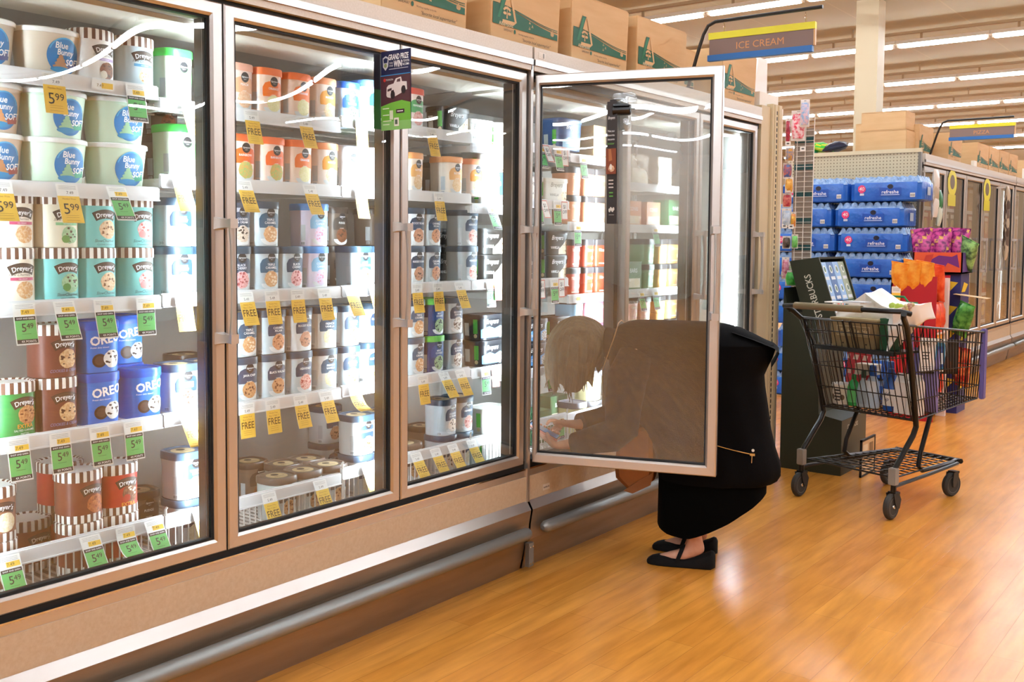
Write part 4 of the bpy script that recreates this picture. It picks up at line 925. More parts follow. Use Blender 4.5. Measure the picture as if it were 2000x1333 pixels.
# case-two inner slotted standard seen through the gap past the open door
for yy in (3.45, 3.80):
    b = B(); b.box((-.79, yy, .45), (-.772, yy+.03, 2.03), INNER)
    for i in range(45): b.box((-.775, yy+.010, .48+i*.034), (-.7715, yy+.020, .5+i*.034), BLACK)
    b.obj('shelf_standard', CASE2)
b = B(); b.box((-.80, 3.885, .43), (-.09, 3.893, 2.05), WHITE)
for i in range(45): b.box((-.22, 3.8835, .48+i*.034), (-.21, 3.886, .5+i*.034), BLACK)
b.obj('end_liner', CASE2)

# ------------------------------------------------------------------ wire rack with toys beside the upright
r = thing('wire_display_rack', 'narrow white wire rack of hanging toys by the cream upright', 'rack', (0, 4.46, 0)); b = B()
for x in (.022, .075, .130): b.tube([(x-.005*(2.2-z_), 0, z_) for z_ in (.92, 1.5, 2.19)], .003, WIRE, 6)
b2 = [(.92+.032*i) for i in range(40)]
for z_ in b2: b.tube([(.016-.005*(2.2-z_), -.003, z_), (.132-.005*(2.2-z_), -.003, z_)], .0018, WIRE, 5)
b.obj('wire_grid', r)
b = B(); b.box((-.005, .02, .9), (.12, .026, 2.12), P_('8f8378')); 
for i in range(6): b.box((.0, .016, 1.18+i*.17), (.122, .0195, 1.215+i*.17), P_('1f4a4c'))
b.obj('backing_board', r)
b = B()
for x in (.015, .06): b.tube([(x, -.10, 2.20), (x+.03, -.10, 2.21), (x+.03, -.06, 2.20), (x+.02, .0, 2.19)], .0025, WIRE, 5)
b.obj('hook', r)
def toy(x, y, z, w, h, c1, c2, lab, rz=.3, label_z=True):
    t = thing('toy_pack', lab, 'toy', (x, y, z), rz, 'toy packs hanging on the wire rack'); b = B()
    b.box((-w/2, -.002, -h), (w/2, .002, 0), P_('e6dfd8')); b.box((-w*.12, -.0025, -.012), (w*.12, .0025, -.004), P_('b8b0a8')); b.obj('card', t)
    b = B(); m = mat('toy_'+c1+c2, c1, .3, var=(45, .35, c2)); m2 = m
    rings = []
    for i in range(9):
        q = i/8; z_ = -h*.12-h*.80*q; a = math.sin(PI*min(max(q, .03), .97))**.5; rings.append([Vector((w*.46*(.7+.3*a)*math.cos(k*2*PI/12), -.004-.022*a*(1+.2*math.sin(k*3+i))*max(0, math.sin(k*2*PI/12)), z_)) for k in range(12)])
    b.loft(rings, lambda i, k: (m, m2)[(i*3+k*5) % 4 == 0]); b.obj('bubble', t)
TOY = [(1556, 252, .085, .19, 'e0405c', 'f2d8dc', 'pink doll pack, biggest, highest on the toy rack'), (1569, 228, .055, .17, '8fb8e0', 'e8c8d4', 'blue and white toy pack beside the pink doll pack'), (1536, 262, .03, .16, '8c2438', 'c03a50', 'crimson toy pack at upper edge of the toy rack'),
       (1539, 308, .05, .09, 'd9a04a', '6a84b0', 'amber toy pack under the pink doll pack'), (1535, 340, .055, .10, '4a64a0', 'c86a5a', 'blue toy pack beneath the amber one'), (1538, 368, .05, .10, 'e09a3a', 'f0c060', 'orange toy pack halfway up the rack'),
       (1534, 398, .055, .09, 'b83a4c', 'e0887a', 'red toy pack below the orange one'), (1533, 432, .06, .12, 'a8c0dc', 'd8e2ec', 'pale blue toy pack under the red one'), (1546, 436, .035, .10, 'e08a4c', 'e8c040', 'orange and yellow toy pack beside the pale blue one'),
       (1533, 480, .05, .08, '3a3230', '6a5c50', 'dark toy pack low on the rack'), (1549, 478, .04, .09, '6cc860', '8fd880', 'light green toy pack low on the rack'), (1531, 530, .045, .14, 'd8a8b8', 'b85a78', 'pale pink toy pack at the bottom of the rack'), (1543, 540, .05, .14, 'b890a8', '78b060', 'mauve toy pack at the bottom of the rack'), (1545, 550, .09, .10, '3cb043', '58c85c', 'bright green toy pack, lowest on the rack')]
for i, (u, v, w_, h_, a, c, lab) in enumerate(TOY):
    p = hit(u, v, 1, 4.40-.02*(i % 2)); toy(p.x+.01, p.y, p.z+h_/2+.02, w_, h_, a, c, lab, .2 if i < 2 else .35)
for i, (u, v) in enumerate(((1539, 281), (1568, 291), (1539, 371), (1532, 442), (1545, 443), (1531, 535))):
    p = hit(u, v, 1, 4.365); b = B(); b.box((-.016, -.001, -.014), (.016, .001, .014), PAPER); T = lambda q, s, off: Vector((q, -.001-off, s)); rect(b, T, -.008, -.004, .008, .006, P_('6a6a6a'))
    o = b.obj('shelf_label', loc=p, rot=(0, 0, .3)); tag(o, '%s white price label down the toy rack' % ORD[i], 'price label', 'price labels on the toy rack')

# ------------------------------------------------------------------ pegboard end and cases of water
def peg_mat():
    m = mat('cream_pegboard', 'bfb294', .6); nt = m.node_tree; N = nt.nodes.new; Lk = nt.links.new; bs = nt.nodes['Principled BSDF']
    tc = N('ShaderNodeTexCoord'); mp = N('ShaderNodeMapping'); mp.inputs['Scale'].default_value = (34, 34, 34); Lk(tc.outputs['Object'], mp.inputs[0])
    fr = N('ShaderNodeVectorMath'); fr.operation = 'FRACTION'; Lk(mp.outputs[0], fr.inputs[0]); sb = N('ShaderNodeVectorMath'); sb.operation = 'SUBTRACT'; sb.inputs[1].default_value = (.5, .5, .5); Lk(fr.outputs[0], sb.inputs[0])
    mu = N('ShaderNodeVectorMath'); mu.operation = 'MULTIPLY'; mu.inputs[1].default_value = (1, 0, 1); Lk(sb.outputs[0], mu.inputs[0]); ln = N('ShaderNodeVectorMath'); ln.operation = 'LENGTH'; Lk(mu.outputs[0], ln.inputs[0])
    gt = N('ShaderNodeMath'); gt.operation = 'LESS_THAN'; gt.inputs[1].default_value = .17; Lk(ln.outputs['Value'], gt.inputs[0])
    mx = N('ShaderNodeMixRGB'); mx.inputs[1].default_value = (*lin('bfb294'), 1); mx.inputs[2].default_value = (*lin('6c5a42'), 1); Lk(gt.outputs[0], mx.inputs[0]); Lk(mx.outputs[0], bs.inputs['Base Color']); return m
r = thing('pegboard_end', 'cream pegboard end of the far aisle above stacked water', 'shelving', (0, 7.56, 0))
b = B(); b.box((-1.25, 0, .0), (-.07, .03, 2.20), peg_mat()); b.obj('pegboard', r)
b = B(); b.box((-1.26, -.01, 2.20), (-.05, .04, 2.235), CREAM); b.obj('top_rail', r)
b = B(); b.box((-.07, -.012, 0), (-.048, .04, 2.2), P_('6c665c')); b.obj('corner_post', r, label='grey corner post')
FILM = mat('blue_printed_film', '1a54b6', .22, var=(9, .8, '2a6cca'), bump=(22, .5)); CLR = mat('clear_crinkled_film', '9cb8da', .12, var=(40, .9, '6088bc'), bump=(38, 1.0))
def water_mesh():
    Wd, Dp, Hh = .60, .40, .214
    def ring(z, s=1, bul=.006, nx=9, ny=6):
        pts = []; per = 72
        for k in range(per):
            t = k/per*4; e = int(t); f = t-e; x, y = [(-1+2*f, -1), (1, -1+2*f), (1-2*f, 1), (-1, 1-2*f)][e]
            q = (abs(x)**8+abs(y)**8)**(-1/8); bu = bul*abs(math.sin(f*PI*(nx if e % 2 == 0 else ny)))
            pts.append(Vector((x*q*(Wd/2-.006+bu)*s, y*q*(Dp/2-.006+bu)*s, z)))
        return pts
    b = B(); b.loft([ring(.001, .96, 0), ring(.012), ring(.08), ring(.145), ring(.158, .985)], FILM, (True, True))
    T = lambda u, v, off: Vector((u, -Dp/2-.003-off, v))
    rect(b, T, -.045, .042, .135, .112, P_('1f4fae', .25), .001); text(b, T, 'refreshe', .045, .078, .030, P_('dce8f6'), .008, off=.0025, maxw=.16); rect(b, T, -.03, .05, .12, .056, P_('a8c4e8'), .0022)
    disc(b, T, .045, .122, .024, .020, P_('151a30', .3), .0022); disc(b, T, -.19, .105, .032, .034, P_('d8407c', .3), .0015, 20, .06); text(b, T, '40', -.19, .108, .032, P_('f6dce6'), .01, .1, off=.003)
    rect(b, T, -.205, .05, -.17, .068, P_('c8d8ee'), .0018); rect(b, T, .205, .03, .245, .065, P_('e4e8e6'), .0018)
    for k in range(6): rect(b, T, .209+k*.006, .034, .212+k*.006, .056, P_('2a3040'), .0024)
    T2 = lambda u, v, off: Vector((Wd/2+.002+off, u, v)); rect(b, T2, -.05, .05, .05, .12, P_('b9d0ea', .2), .001)
    a = b.mesh('wrap')
    b = B(); nx, ny = 54, 30
    def surf(i, j):
        x, y = i*2-1, j*2-1; bx = abs(math.sin(i*PI*9)); by = abs(math.sin(j*PI*6)); edge = min(1, (1-max(abs(x), abs(y)))*9)
        return Vector((x*(Wd/2-.012), y*(Dp/2-.012), .150+edge*(.030+.034*(bx*by)**.6)))
    b.grid(surf, nx, ny, CLR); return a, b.mesh('bottle_tops')
WM = water_mesh()
rows_ = []
for lv in range(9):
    off_ = [0, -.012, .10, -.02, 0, -.03, .01, -.02, 0][lv] if lv != 8 else .11
    for c_ in range(2 if lv < 8 else 2):
        x = -.305+off_-.612*c_; z = .12+lv*.2175-.0
        y = 7.235
        if lv == 8: y = 7.24
        rows_.append((lv, c_, x, y, z-.0))
RN = ['floor row', 'second row', 'third row', 'fourth row', 'fifth row', 'sixth row', 'seventh row', 'eighth row', 'topmost row']
for lv, c_, x, y, z in rows_:
    t = thing('water_multipack', 'blue wrapped water multipack, %s of the stack, %s' % (RN[lv], ['end nearer the far freezers', 'end behind the toy rack'][c_]), 'water pack', (x, y, z-.105+.0), random.uniform(-.015, .015), 'blue wrapped water multipacks')
    part(WM[0], 'wrap', t); part(WM[1], 'bottle_tops', t, 'clear film over the bottle tops')
b = B()
for i in range(7): b.box((-1.2+.0, 6.99+i*.07, .0), (.02, 7.04+i*.07, .013), P_('a87c4c', .7))
tag(b.obj('pallet'), 'low wooden pallet beneath the stacked water', 'pallet')

# boxes and bags on the far gondola top
GP = 'cartons on top of the far gondola'
def plainbox(x0, x1, y, z, h, d, lab, rz=0):
    r = thing('cardboard_box', lab, 'box', (x0, y, z), rz, GP); b = B(); b.box((0, 0, 0), (x1-x0, d, h), CARD); b.obj('carton', r, bevel=.004)
    f = B(); f.box((.0, -.004, h), (x1-x0, .0, h+.004), CARD); f.box((0, d, h), (x1-x0, d+.004, h+.004), CARD); f.obj('flap', r)
plainbox(-.62, -.215, 7.70, 2.215, .205, .3, 'plain tan box under another, beside the pillar')
plainbox(-.62, -.225, 7.71, 2.426, .165, .28, 'plain tan box stacked highest beside the pillar')
plainbox(-.86, -.60, 8.3, 2.20, .36, .25, 'plain tan box at the rear of the far freezer tops')
def pillow(b, w, h, t, m, n=10, twist=0, T=None):
    T = T or (lambda p: p)
    def rg(q):
        a = math.sin(PI*min(max(q, .02), .98))**.55; return [T(Vector((w/2*(1-.05*math.sin(PI*q))*math.cos(k*2*PI/16), t/2*a*math.sin(k*2*PI/16)*(1+.15*math.sin(k*2.3+q*9+twist)), h*q))) for k in range(16)]
    b.loft([rg(i/n) for i in range(n+1)], m)
def bag(w, h, t, loc, rot, m1, m2, lab, group=None, name='snack_bag', cat='snack bag', art=None):
    r = thing(name, lab, cat, loc, 0, group); r.rotation_euler = rot; b = B(); pillow(b, w, h, t, lambda i, k: m1 if (i*7+k*3) % 5 or not m2 else m2); b.obj('pouch', r)
    for z in (0, h): b = B(); b.box((-w/2, -.002, z-.006), (w/2, .002, z+.010), m1); b.obj('sealed_edge', r)
    if art:
        b = B(); T = lambda u, v, off: Vector((u, -t/2*math.sin(PI*v/h)**.55*math.sqrt(max(.02, 1-(2*u/w)**2))-off-.004, v)); disc(b, T, 0, h*.55, w*.24, w*.24, art, .002); b.obj('printed_badge', r)
    return r
for i, (x, z, w_, c, rz) in enumerate(((-1.0, 2.24, .26, '46b03c', .2), (-.86, 2.24, .24, '1f2438', -.2), (-1.12, 2.24, .2, '2c8c74', .5))):
    r = bag(w_, .17, .10, (x, 7.72, z+.045), (-1.35, rz, .2), P_(c, .3), P_('e0c83a', .3) if i == 0 else None, ['lime green bag on the pegboard top', 'dark navy bag slumped on the pegboard top', 'teal bag at the end of the pegboard top'][i], 'bags on the pegboard top')

# ------------------------------------------------------------------ coffee display
SBG = mat('dark_green_display_board', '2a2f20', .55); SBG2 = mat('olive_display_board', '4a4630', .55); r = thing('coffee_display', 'dark green floor display with big white lettering behind the cart', 'display stand', (0, 4.18, 0))
b = B(); b.prism([(.066, .0), (.44, 0), (.44, .335), (.30, .36), (.275, .97), (.10, .97), (.066, 1.12)], .46, SBG, lambda x, y, d: Vector((x, d, y))); b.obj('base', r)
b = B(); T = lambda u, v, off: Vector((.4405+off, u, v)); rect(b, T, .003, .003, .457, .332, SBG2, .0004); text(b, T, 'STARBUCKS', .20, .285, .026, P_('c9c6b4'), .01, off=.001, maxw=.2); b.obj('front_panel', r, fix=False)
tray = [(.10, 1.285), (.278, 1.312), (.39, .965), (.20, .93)]
b = B()
for y0_, y1_ in ((-.006, .006), (.44, .452)): b.prism(tray, y1_-y0_, SBG, lambda x, y, d, y0_=y0_: Vector((x, y0_+d, y)))
b.prism([(.10, 1.285), (.11, 1.287), (.21, .935), (.20, .93)], .44, SBG, lambda x, y, d: Vector((x, d, y)))
b.prism([(.10, 1.285), (.278, 1.312), (.278, 1.300), (.10, 1.275)], .44, SBG, lambda x, y, d: Vector((x, d, y))); b.prism([(.20, .93), (.39, .965), (.39, .955), (.20, .92)], .44, SBG, lambda x, y, d: Vector((x, d, y)))
ta = math.atan2(1.312-.965, .278-.39)            # along the tilted side
T = lambda u, v, off: Vector((u, -.0065-off, v)); text(b, T, 'STARBUCKS', .250, 1.075, .040, P_('dcd8c8'), .012, off=.0008, rot=ta, width=.27); b.obj('tray', r, fix=False)
ux = Vector((.278-.39, 0, 1.312-.965)).normalized(); ox = Vector((ux.z, 0, -ux.x)); o0 = Vector((.39, 4.18, .965))
CB = [(0, 'b9a39c', 'grey'), (1, 'd95b48', 'orange red'), (2, '6fa4cc', 'sky blue'), (3, '8aa090', 'sage')], [(0, '8cb4e0', 'pale blue'), (1, '235a9c', 'deep blue'), (2, '86b2e2', 'light blue'), (3, '98a890', 'grey green')]
def cofbox(h0, h1, k, c, lab, grp):
    w_ = .104; t = thing('coffee_pod_box', lab, 'box', (0, 0, 0), 0, grp); b = B(); y0_ = .018+k*.106
    f = lambda p: o0+Vector((0, p.y, 0))+ux*p.z-ox*(.012+p.x)
    b.box((0, y0_, h0), (.12, y0_+w_-.004, h1), P_(c), f)
    T = lambda u, v, off: o0+Vector((0, y0_+u, 0))+ux*(h0+v)-ox*(.012-off)
    b.obj('carton', t); b = B(); n_ = 2 if h1-h0 > .15 else 1
    for i in range(n_):
        hh = (h1-h0)/n_; disc(b, T, .05, hh*(i+.62), .024, .026, P_('e4ece6'), .001); disc(b, T, .05, hh*(i+.62), .015, .017, P_('3f6a58'), .0018); rect(b, T, .015, hh*i+.01, .085, hh*i+.03, P_('d8e0e8'), .001)
    b.obj('front_label', t, fix=False)
for k, c, n_ in CB[0]: cofbox(.008, .085, k, c, '%s coffee box in the lower row of the green display' % n_, 'coffee boxes in the green display')
for k, c, n_ in CB[1]: cofbox(.090, .335, k, c, '%s coffee box in the upper row of the green display' % n_, 'coffee boxes in the green display')
r = thing('framed_notice', 'black framed notice leaning at the foot of the green display', 'sign', (.545, 4.215, 0)); b = B(); L_, h_ = .26, .225
for a, c in (((-.006, 0, 0), (.006, L_, .012)), ((-.006, 0, h_-.012), (.006, L_, h_)), ((-.006, 0, 0), (.006, .012, h_)), ((-.006, L_-.012, 0), (.006, L_, h_))): b.box(a, c, BLACK)
b.obj('frame', r); b = B(); b.box((-.003, .01, .01), (.003, L_-.01, h_-.01), P_('d8b888')); T = lambda u, v, off: Vector((.0035+off, u, v)); rect(b, T, .03, .15, .12, .19, P_('e8d8b8')); rect(b, T, .15, .08, .22, .19, P_('8a6a44'), .0008)
for i in range(4): rect(b, T, .03, .12-.02*i, .12, .126-.02*i, P_('8a6a44'))
b.obj('notice_sheet', r, fix=False)

# ------------------------------------------------------------------ red cookie stand, snack stands
RED = mat('deep_red_display_board', 'b01424', .5); r = thing('cookie_display', 'deep red cookie display stand with open white-lined side', 'display stand', (.035, 6.5, 0)); b = B()
b.box((0, 0, 0), (.34, .012, 1.14), RED); b.box((0, .40, 0), (.34, .41, 1.14), RED); b.box((0, 0, 0), (.012, .41, 1.14), RED); b.box((.27, .36, 0), (.34, .405, 1.12), P_('eadfd8'))
b.obj('shell', r); b = B()
for z in (.16, .42, .68): b.box((.012, .012, z), (.335, .36, z+.01), P_('e8d6cc'))
b.obj('shelf', r)
b = B(); T = lambda u, v, off: Vector((u, -off, v)); shape(b, T, [(.10, .905), (.30, .885), (.318, .845), (.295, .815), (.10, .842)], P_('eadfd0'), .001); text(b, T, 'FARM', .215, .86, .030, P_('6a4a3c'), .005, off=.002, rot=-.1); b.obj('banner_print', r, fix=False)
OR, OR2, RD, RD2 = mat('orange_foil', 'ea8a28', .3, var=(14, .4, 'f6b850')), None, mat('red_orange_foil', 'd83c24', .3, var=(14, .4, 'ee6a44')), None
for i, (x, y, z, m, m2, n_) in enumerate(((.09, 6.58, .98, OR, OR2, 'orange cookie bag at the near corner'), (.18, 6.58, 1.0, OR, OR2, 'orange cookie bag in the middle'), (.27, 6.60, .99, OR, OR2, 'orange cookie bag at the open side'), (.20, 6.75, .98, RD, RD2, 'red cookie bag in the back row'), (.31, 6.74, .97, RD, RD2, 'red cookie bag leaning out'))):
    bag(.15, .30, .11, (x, y, z-.02), (.35, .16, -.25), m, m2, n_+' of the red stand top', 'cookie bags in the red stand', 'cookie_bag', 'cookie bag')
for i, (z, m, m2, n_) in enumerate(((.691, RD, RD2, 'red cookie bag on the upper side shelf'), (.431, OR, None, 'pale orange cookie bag on the middle side shelf'), (.171, RD, RD2, 'red cookie bag on the low side shelf'))):
    for j in range(2): bag(.13, .23, .09, (.335, 6.60+j*.14, z), (0, .06, 1.35), m, m2, n_+[', near', ', rear'][j], 'cookie bags in the red stand', 'cookie_bag', 'cookie bag')
p = hit(1751, 560, 1, 6.49); b = B(); T = lambda u, v, off: Vector((u, -.004-off-.03*max(0, -v-.04)*4*max(0, -v-.04)*8, v)); rect(b, T, -.034, -.055, .034, 0, PAPER); rect(b, T, -.034, -.115, .034, -.05, TAGY, .0008)
for i in range(3): rect(b, T, -.025, -.012-.01*i, .025, -.015-.01*i, P_('8a8a88'), .0008)
b.tube([(0, -.003, 0), (0, -.001, .05)], .003, PAPER, 5); tag(b.obj('price_tag', loc=p, fix=False), 'yellow price tag hanging on the red cookie stand', 'price tag')
PU = mat('purple_foil', '6a1458', .25, var=(26, .35, 'c84a90')); PU2 = mat('gold_purple_foil', '7a1c68', .25, var=(34, .3, 'd8a450')); r = thing('snack_display', 'purple and orange snack tray display beside the stacked water', 'display stand', (.06, 7.0, 0)); b = B()
b.box((0, 0, 1.155), (.38, .36, 1.165), P_('5a2a7c')); b.box((0, 0, 1.155), (.38, .01, 1.325), P_('d8542c')); b.box((0, .35, 1.155), (.38, .36, 1.325), P_('5a2a7c')); b.box((.37, 0, 1.155), (.38, .36, 1.325), P_('5c3f8c')); b.box((0, 0, 1.155), (.01, .36, 1.325), P_('5c3f8c')); b.obj('tray', r)
b = B(); T = lambda u, v, off: Vector((u, -off, v)); shape(b, T, [(.10, 1.24), (.2, 1.30), (.3, 1.29), (.34, 1.31), (.36, 1.2), (.27, 1.24), (.22, 1.16), (.12, 1.18)], P_('6a2474'), .001); shape(b, T, [(.06, 1.17), (.10, 1.30), (.16, 1.31), (.12, 1.17)], P_('c23a2c'), .0012)
for i in range(5): shape(b, T, [(.01+i*.02, 1.18), (.016+i*.02, 1.18), (.036+i*.02, 1.25), (.03+i*.02, 1.25)], P_('7a2030'), .0015)
b.obj('printed_panel', r, fix=False); b = B(); b.box((.10, .06, 0), (.36, .34, 1.15), P_('2a2f6c')); T = lambda u, v, off: Vector((.361+off, u, v))
for i in range(5): shape(b, T, [(.08, .2+i*.2), (.16, .28+i*.2), (.3, .26+i*.2), (.2, .2+i*.2)], P_('e8c82c'), .001)
T = lambda u, v, off: Vector((u, .059-off, v))
for i in range(5): shape(b, T, [(.12, .15+i*.2), (.2, .3+i*.2), (.34, .28+i*.2), (.24, .16+i*.2)], P_('e2bc30'), .001)
b.obj('pedestal', r, fix=False)
for i, (x, y, rz, lab) in enumerate(((.13, 7.10, .2, 'purple snack bag at the near side of the purple tray'), (.24, 7.10, -.1, 'purple snack bag in the middle of the purple tray'), (.34, 7.16, -.3, 'purple snack bag at the outer side of the purple tray'))):
    bag(.18, .30, .10, (x, y, 1.22), (-.12, .1*i-.12, rz), PU, PU2, lab, 'purple snack bags')
bag(.17, .26, .10, (.40, 7.22, 1.20), (.3, .45, -.4), mat('pale_green_foil', '9ccf7c', .3, var=(18, .4, '3a5a40')), None, 'pale green snack bag leaning at the purple tray end')
bag(.15, .26, .12, (.43, 7.0, .66), (0, .3, -.5), mat('green_foil', '1f6a2c', .25, var=(22, .4, '5ca84a')), None, 'green snack bag hanging beyond the red cookie stand')
bag(.14, .30, .10, (.45, 7.04, .24), (0, .05, -.5), mat('red_foil', 'a8242c', .25, var=(22, .4, 'd87a4a')), None, 'red snack bag low beyond the red cookie stand')
b = B(); b.box((.39, 6.96, .985), (.64, 7.1, .989), P_('d8b888'), Matrix.Translation((.4, 7, 1)) @ Matrix.Rotation(.12, 4, 'Y') @ Matrix.Translation((-.4, -7, -1))); tag(b.obj('shelf_flag'), 'tan card flag sticking out beside the red stand', 'card')
# ------------------------------------------------------------------ the person bending into the freezer
def skin_mesh(name, verts, edges, radii, mats, sub=2, root=0):
    me = bpy.data.meshes.new(name); me.from_pydata([Vector(v) for v in verts], edges, []); o = bpy.data.objects.new(name, me); COL.objects.link(o)
    sk = o.modifiers.new('s', 'SKIN'); sk.use_smooth_shade = True; sk.branch_smoothing = .4
    for i, r in enumerate(radii): me.skin_vertices[0].data[i].radius = (r, r) if not isinstance(r, tuple) else r
    for d in me.skin_vertices[0].data: d.use_root = False
    me.skin_vertices[0].data[root].use_root = True
    s = o.modifiers.new('d', 'SUBSURF'); s.levels = s.render_levels = sub
    dg = bpy.context.evaluated_depsgraph_get(); m = bpy.data.meshes.new_from_object(o.evaluated_get(dg)); bpy.data.objects.remove(o)
    m.materials.clear()
    for q in mats: m.materials.append(q)
    for p in m.polygons: p.use_smooth = True
    m.name = name; return m
SKIN = mat('fair_skin', 'd9a58a', .5, var=(20, .5, 'cf967a')); COATM = mat('black_wool_coat', '070607', .9, spec=.12, bump=(300, .25)); SKIRTM = mat('black_skirt_cloth', '040404', .95, spec=.08); SHOEM = mat('black_felt_shoe', '0b0a0b', .8, spec=.3)
HAIRM = mat('silver_blonde_hair', '6c5e48', .6, var=(7, .9, '463a28'), stretch=(2.2, 9, 1.2), bump=(20, .8))
PRZ = math.atan2(-.378, -.926)
person = thing('person', 'person in black coat and shoes bending into the open freezer, holding a phone', 'person', (.43, 2.135, 0), PRZ)
V, E, R = [], [], []
def jv(p, r, link=None):
    V.append(p); R.append(r); i = len(V)-1
    if link is not None: E.append((link, i))
    return i
def chain(link, *ps):
    for p, r in ps: link = jv(p, r, link)
    return link
pel = jv((-.18, 0, .86), .12)
ch = chain(pel, ((-.04, 0, .89), .115), ((.09, 0, .905), .12), ((.19, 0, .915), .105))
nk = chain(ch, ((.285, 0, .925), .055), ((.345, 0, .92), .052))
hd = chain(nk, ((.40, 0, .905), .075), ((.47, 0, .905), .095), ((.535, 0, .915), .075))
jaw = chain(hd-1, ((.455, 0, .84), .066), ((.415, 0, .805), .036))
nose = chain(hd-1, ((.500, 0, .835), .03), ((.508, 0, .788), .011))
for s in (1, -1):
    hip = chain(pel, ((-.17, s*.095, .80), .10)); kn = chain(hip, ((-.10, s*.10, .62), .085), ((-.035, s*.10, .46), .062), ((-.055, s*.10, .32), .058), ((-.052, s*.105, .17), .038), ((-.070, s*.105, .085), .031))
    chain(kn, ((-.095, s*.105, .045), .032)); chain(kn, ((-.02, s*.106, .050), .030), ((.05, s*.106, .032), .024), ((.095, s*.106, .024), .014))
Pc = Vector((.605, .10, .552)); pa = Vector((.90, 0, .436)).normalized(); pb = Vector((0, 1, 0)); pn = pa.cross(pb).normalized()
if pn.z < 0: pn = -pn
def onP(a, b_, n_): q = Pc+pa*a+pb*b_+pn*n_; return (q.x, q.y, q.z)
# near arm and the hand that carries the phone
sh = chain(ch, ((.20, .15, .90), .07)); wr = chain(sh, ((.235, .195, .76), .052), ((.245, .205, .60), .045), ((.34, .19, .555), .040), ((.445, .155, .512), .029), ((.49, .14, .508), .024))
pm = chain(wr, (onP(-.085, .025, -.030), .022), (onP(-.052, .012, -.027), .020))
for k, (a0, L_) in enumerate(((-.035, .0), (-.014, .004), (.007, .002), (.026, -.004))):
    chain(pm, (onP(a0*.9-.005, -.012, -.024), .0095), (onP(a0, -.036, -.020), .0085), (onP(a0+.003, -.052-L_, -.006), .0078), (onP(a0+.005, -.047-L_, .010), .0066))
chain(pm-1, (onP(-.066, .048, -.018), .0115), (onP(-.040, .055, -.002), .0098), (onP(-.016, .046, .011), .0082))
# far arm and the pointing hand
sh = chain(ch, ((.20, -.15, .90), .07)); wr = chain(sh, ((.25, -.195, .74), .052), ((.28, -.20, .59), .045), ((.37, -.13, .572), .038), ((.46, -.045, .564), .028), ((.495, -.015, .567), .023))
pm = chain(wr, ((.525, .012, .574), .021), ((.548, .026, .577), .019))
chain(pm, ((.572, .040, .590), .0092), ((.592, .052, .590), .0082), (onP(.006, -.044, .014), .007))
for k in range(3): chain(pm, ((.566-.010*k, .030-.006*k, .560-.004*k), .009), ((.582-.010*k, .042-.006*k, .546-.004*k), .0082), ((.566-.010*k, .046-.006*k, .534-.004*k), .0074))
chain(pm-1, ((.538, .044, .584), .0105), ((.556, .060, .584), .0092), ((.572, .068, .580), .008))
part(skin_mesh('body', V, E, R, [SKIN]), 'body', person)
# face and ears
b = B()
for s in (1, -1):
    b.lathe([(.001, -.010), (.008, -.007), (.0105, 0), (.008, .007), (.001, .010)], P_('f0ece8', .2), 10, Matrix.Translation((.492, s*.034, .822)))
    b.lathe([(.001, -.002), (.005, -.0015), (.005, .0015), (.001, .002)], P_('4a5a60', .2), 8, Matrix.Translation((.495, s*.034, .8115)))
b.obj('eyes', person)
b = B(); b.tube([(.448, -.022, .783), (.452, 0, .778), (.448, .022, .783)], [.003, .006, .003], P_('b06a60'), 6); b.obj('lips', person)
for s in (1, -1):
    b = B(); b.tube([(.425+.022*math.cos(a), s*(.082+.006*math.sin(a)), .885+.030*math.sin(a)) for a in [2*PI*k/10 for k in range(10)]], .007, SKIN, 6, True); b.obj('ear', person)
# hair: a bob that falls forward, open towards the floor where the face looks down
b = B()
def hairpt(i, j, side):
    a = 2*PI*i; t = j                                   # j 0 crown .. 1 hem
    rx, ry, rz = .142, .104, .150
    dirx, diry = math.cos(a), math.sin(a); th = t*2.12
    x = .468+rx*math.sin(th)*dirx*(1+.06*t); y = ry*math.sin(min(th, 1.5))*diry*(1.0+.08*t); z = .915+rz*math.cos(th)
    if t > .62:
        f = (t-.62)/.38; z -= f*(.045+.055*max(0, abs(diry)-.15)+.02*max(0, dirx))*(1+.25*math.sin(a*9)); x += .015*f*(dirx > 0)
        if dirx < -.4: z += f*.05; x += f*.03
    g = 1+.022*math.sin(a*26+t*3)+.014*math.sin(a*47+t*7)
    return Vector((.468+(x-.468)*g, y*g, z+.01*math.sin(a*13)*t*t))
N_, M_ = 120, 26; top = b.bm.verts.new((.468, 0, 1.066)); rings = [[b.bm.verts.new(hairpt(i/N_, (j+1)/M_, 0)) for i in range(N_)] for j in range(M_)]
for i in range(N_): b.face([top, rings[0][i], rings[0][(i+1) % N_]], HAIRM, True)
for j in range(M_-1):
    for i in range(N_): b.face([rings[j][i], rings[j+1][i], rings[j+1][(i+1) % N_], rings[j][(i+1) % N_]], HAIRM, True)
rnd = random.Random(4)
for k in range(46):
    a = rnd.uniform(0, 6.28); p0 = hairpt(a/6.283, .8, 0); p1 = hairpt(a/6.283, 1, 0); d = rnd.uniform(.01, .05)
    b.tube([p0, p1, p1+Vector((rnd.uniform(-.012, .012), rnd.uniform(-.01, .01), -d))], [.004, .003, .0008], HAIRM, 5)
b.obj('hair', person)
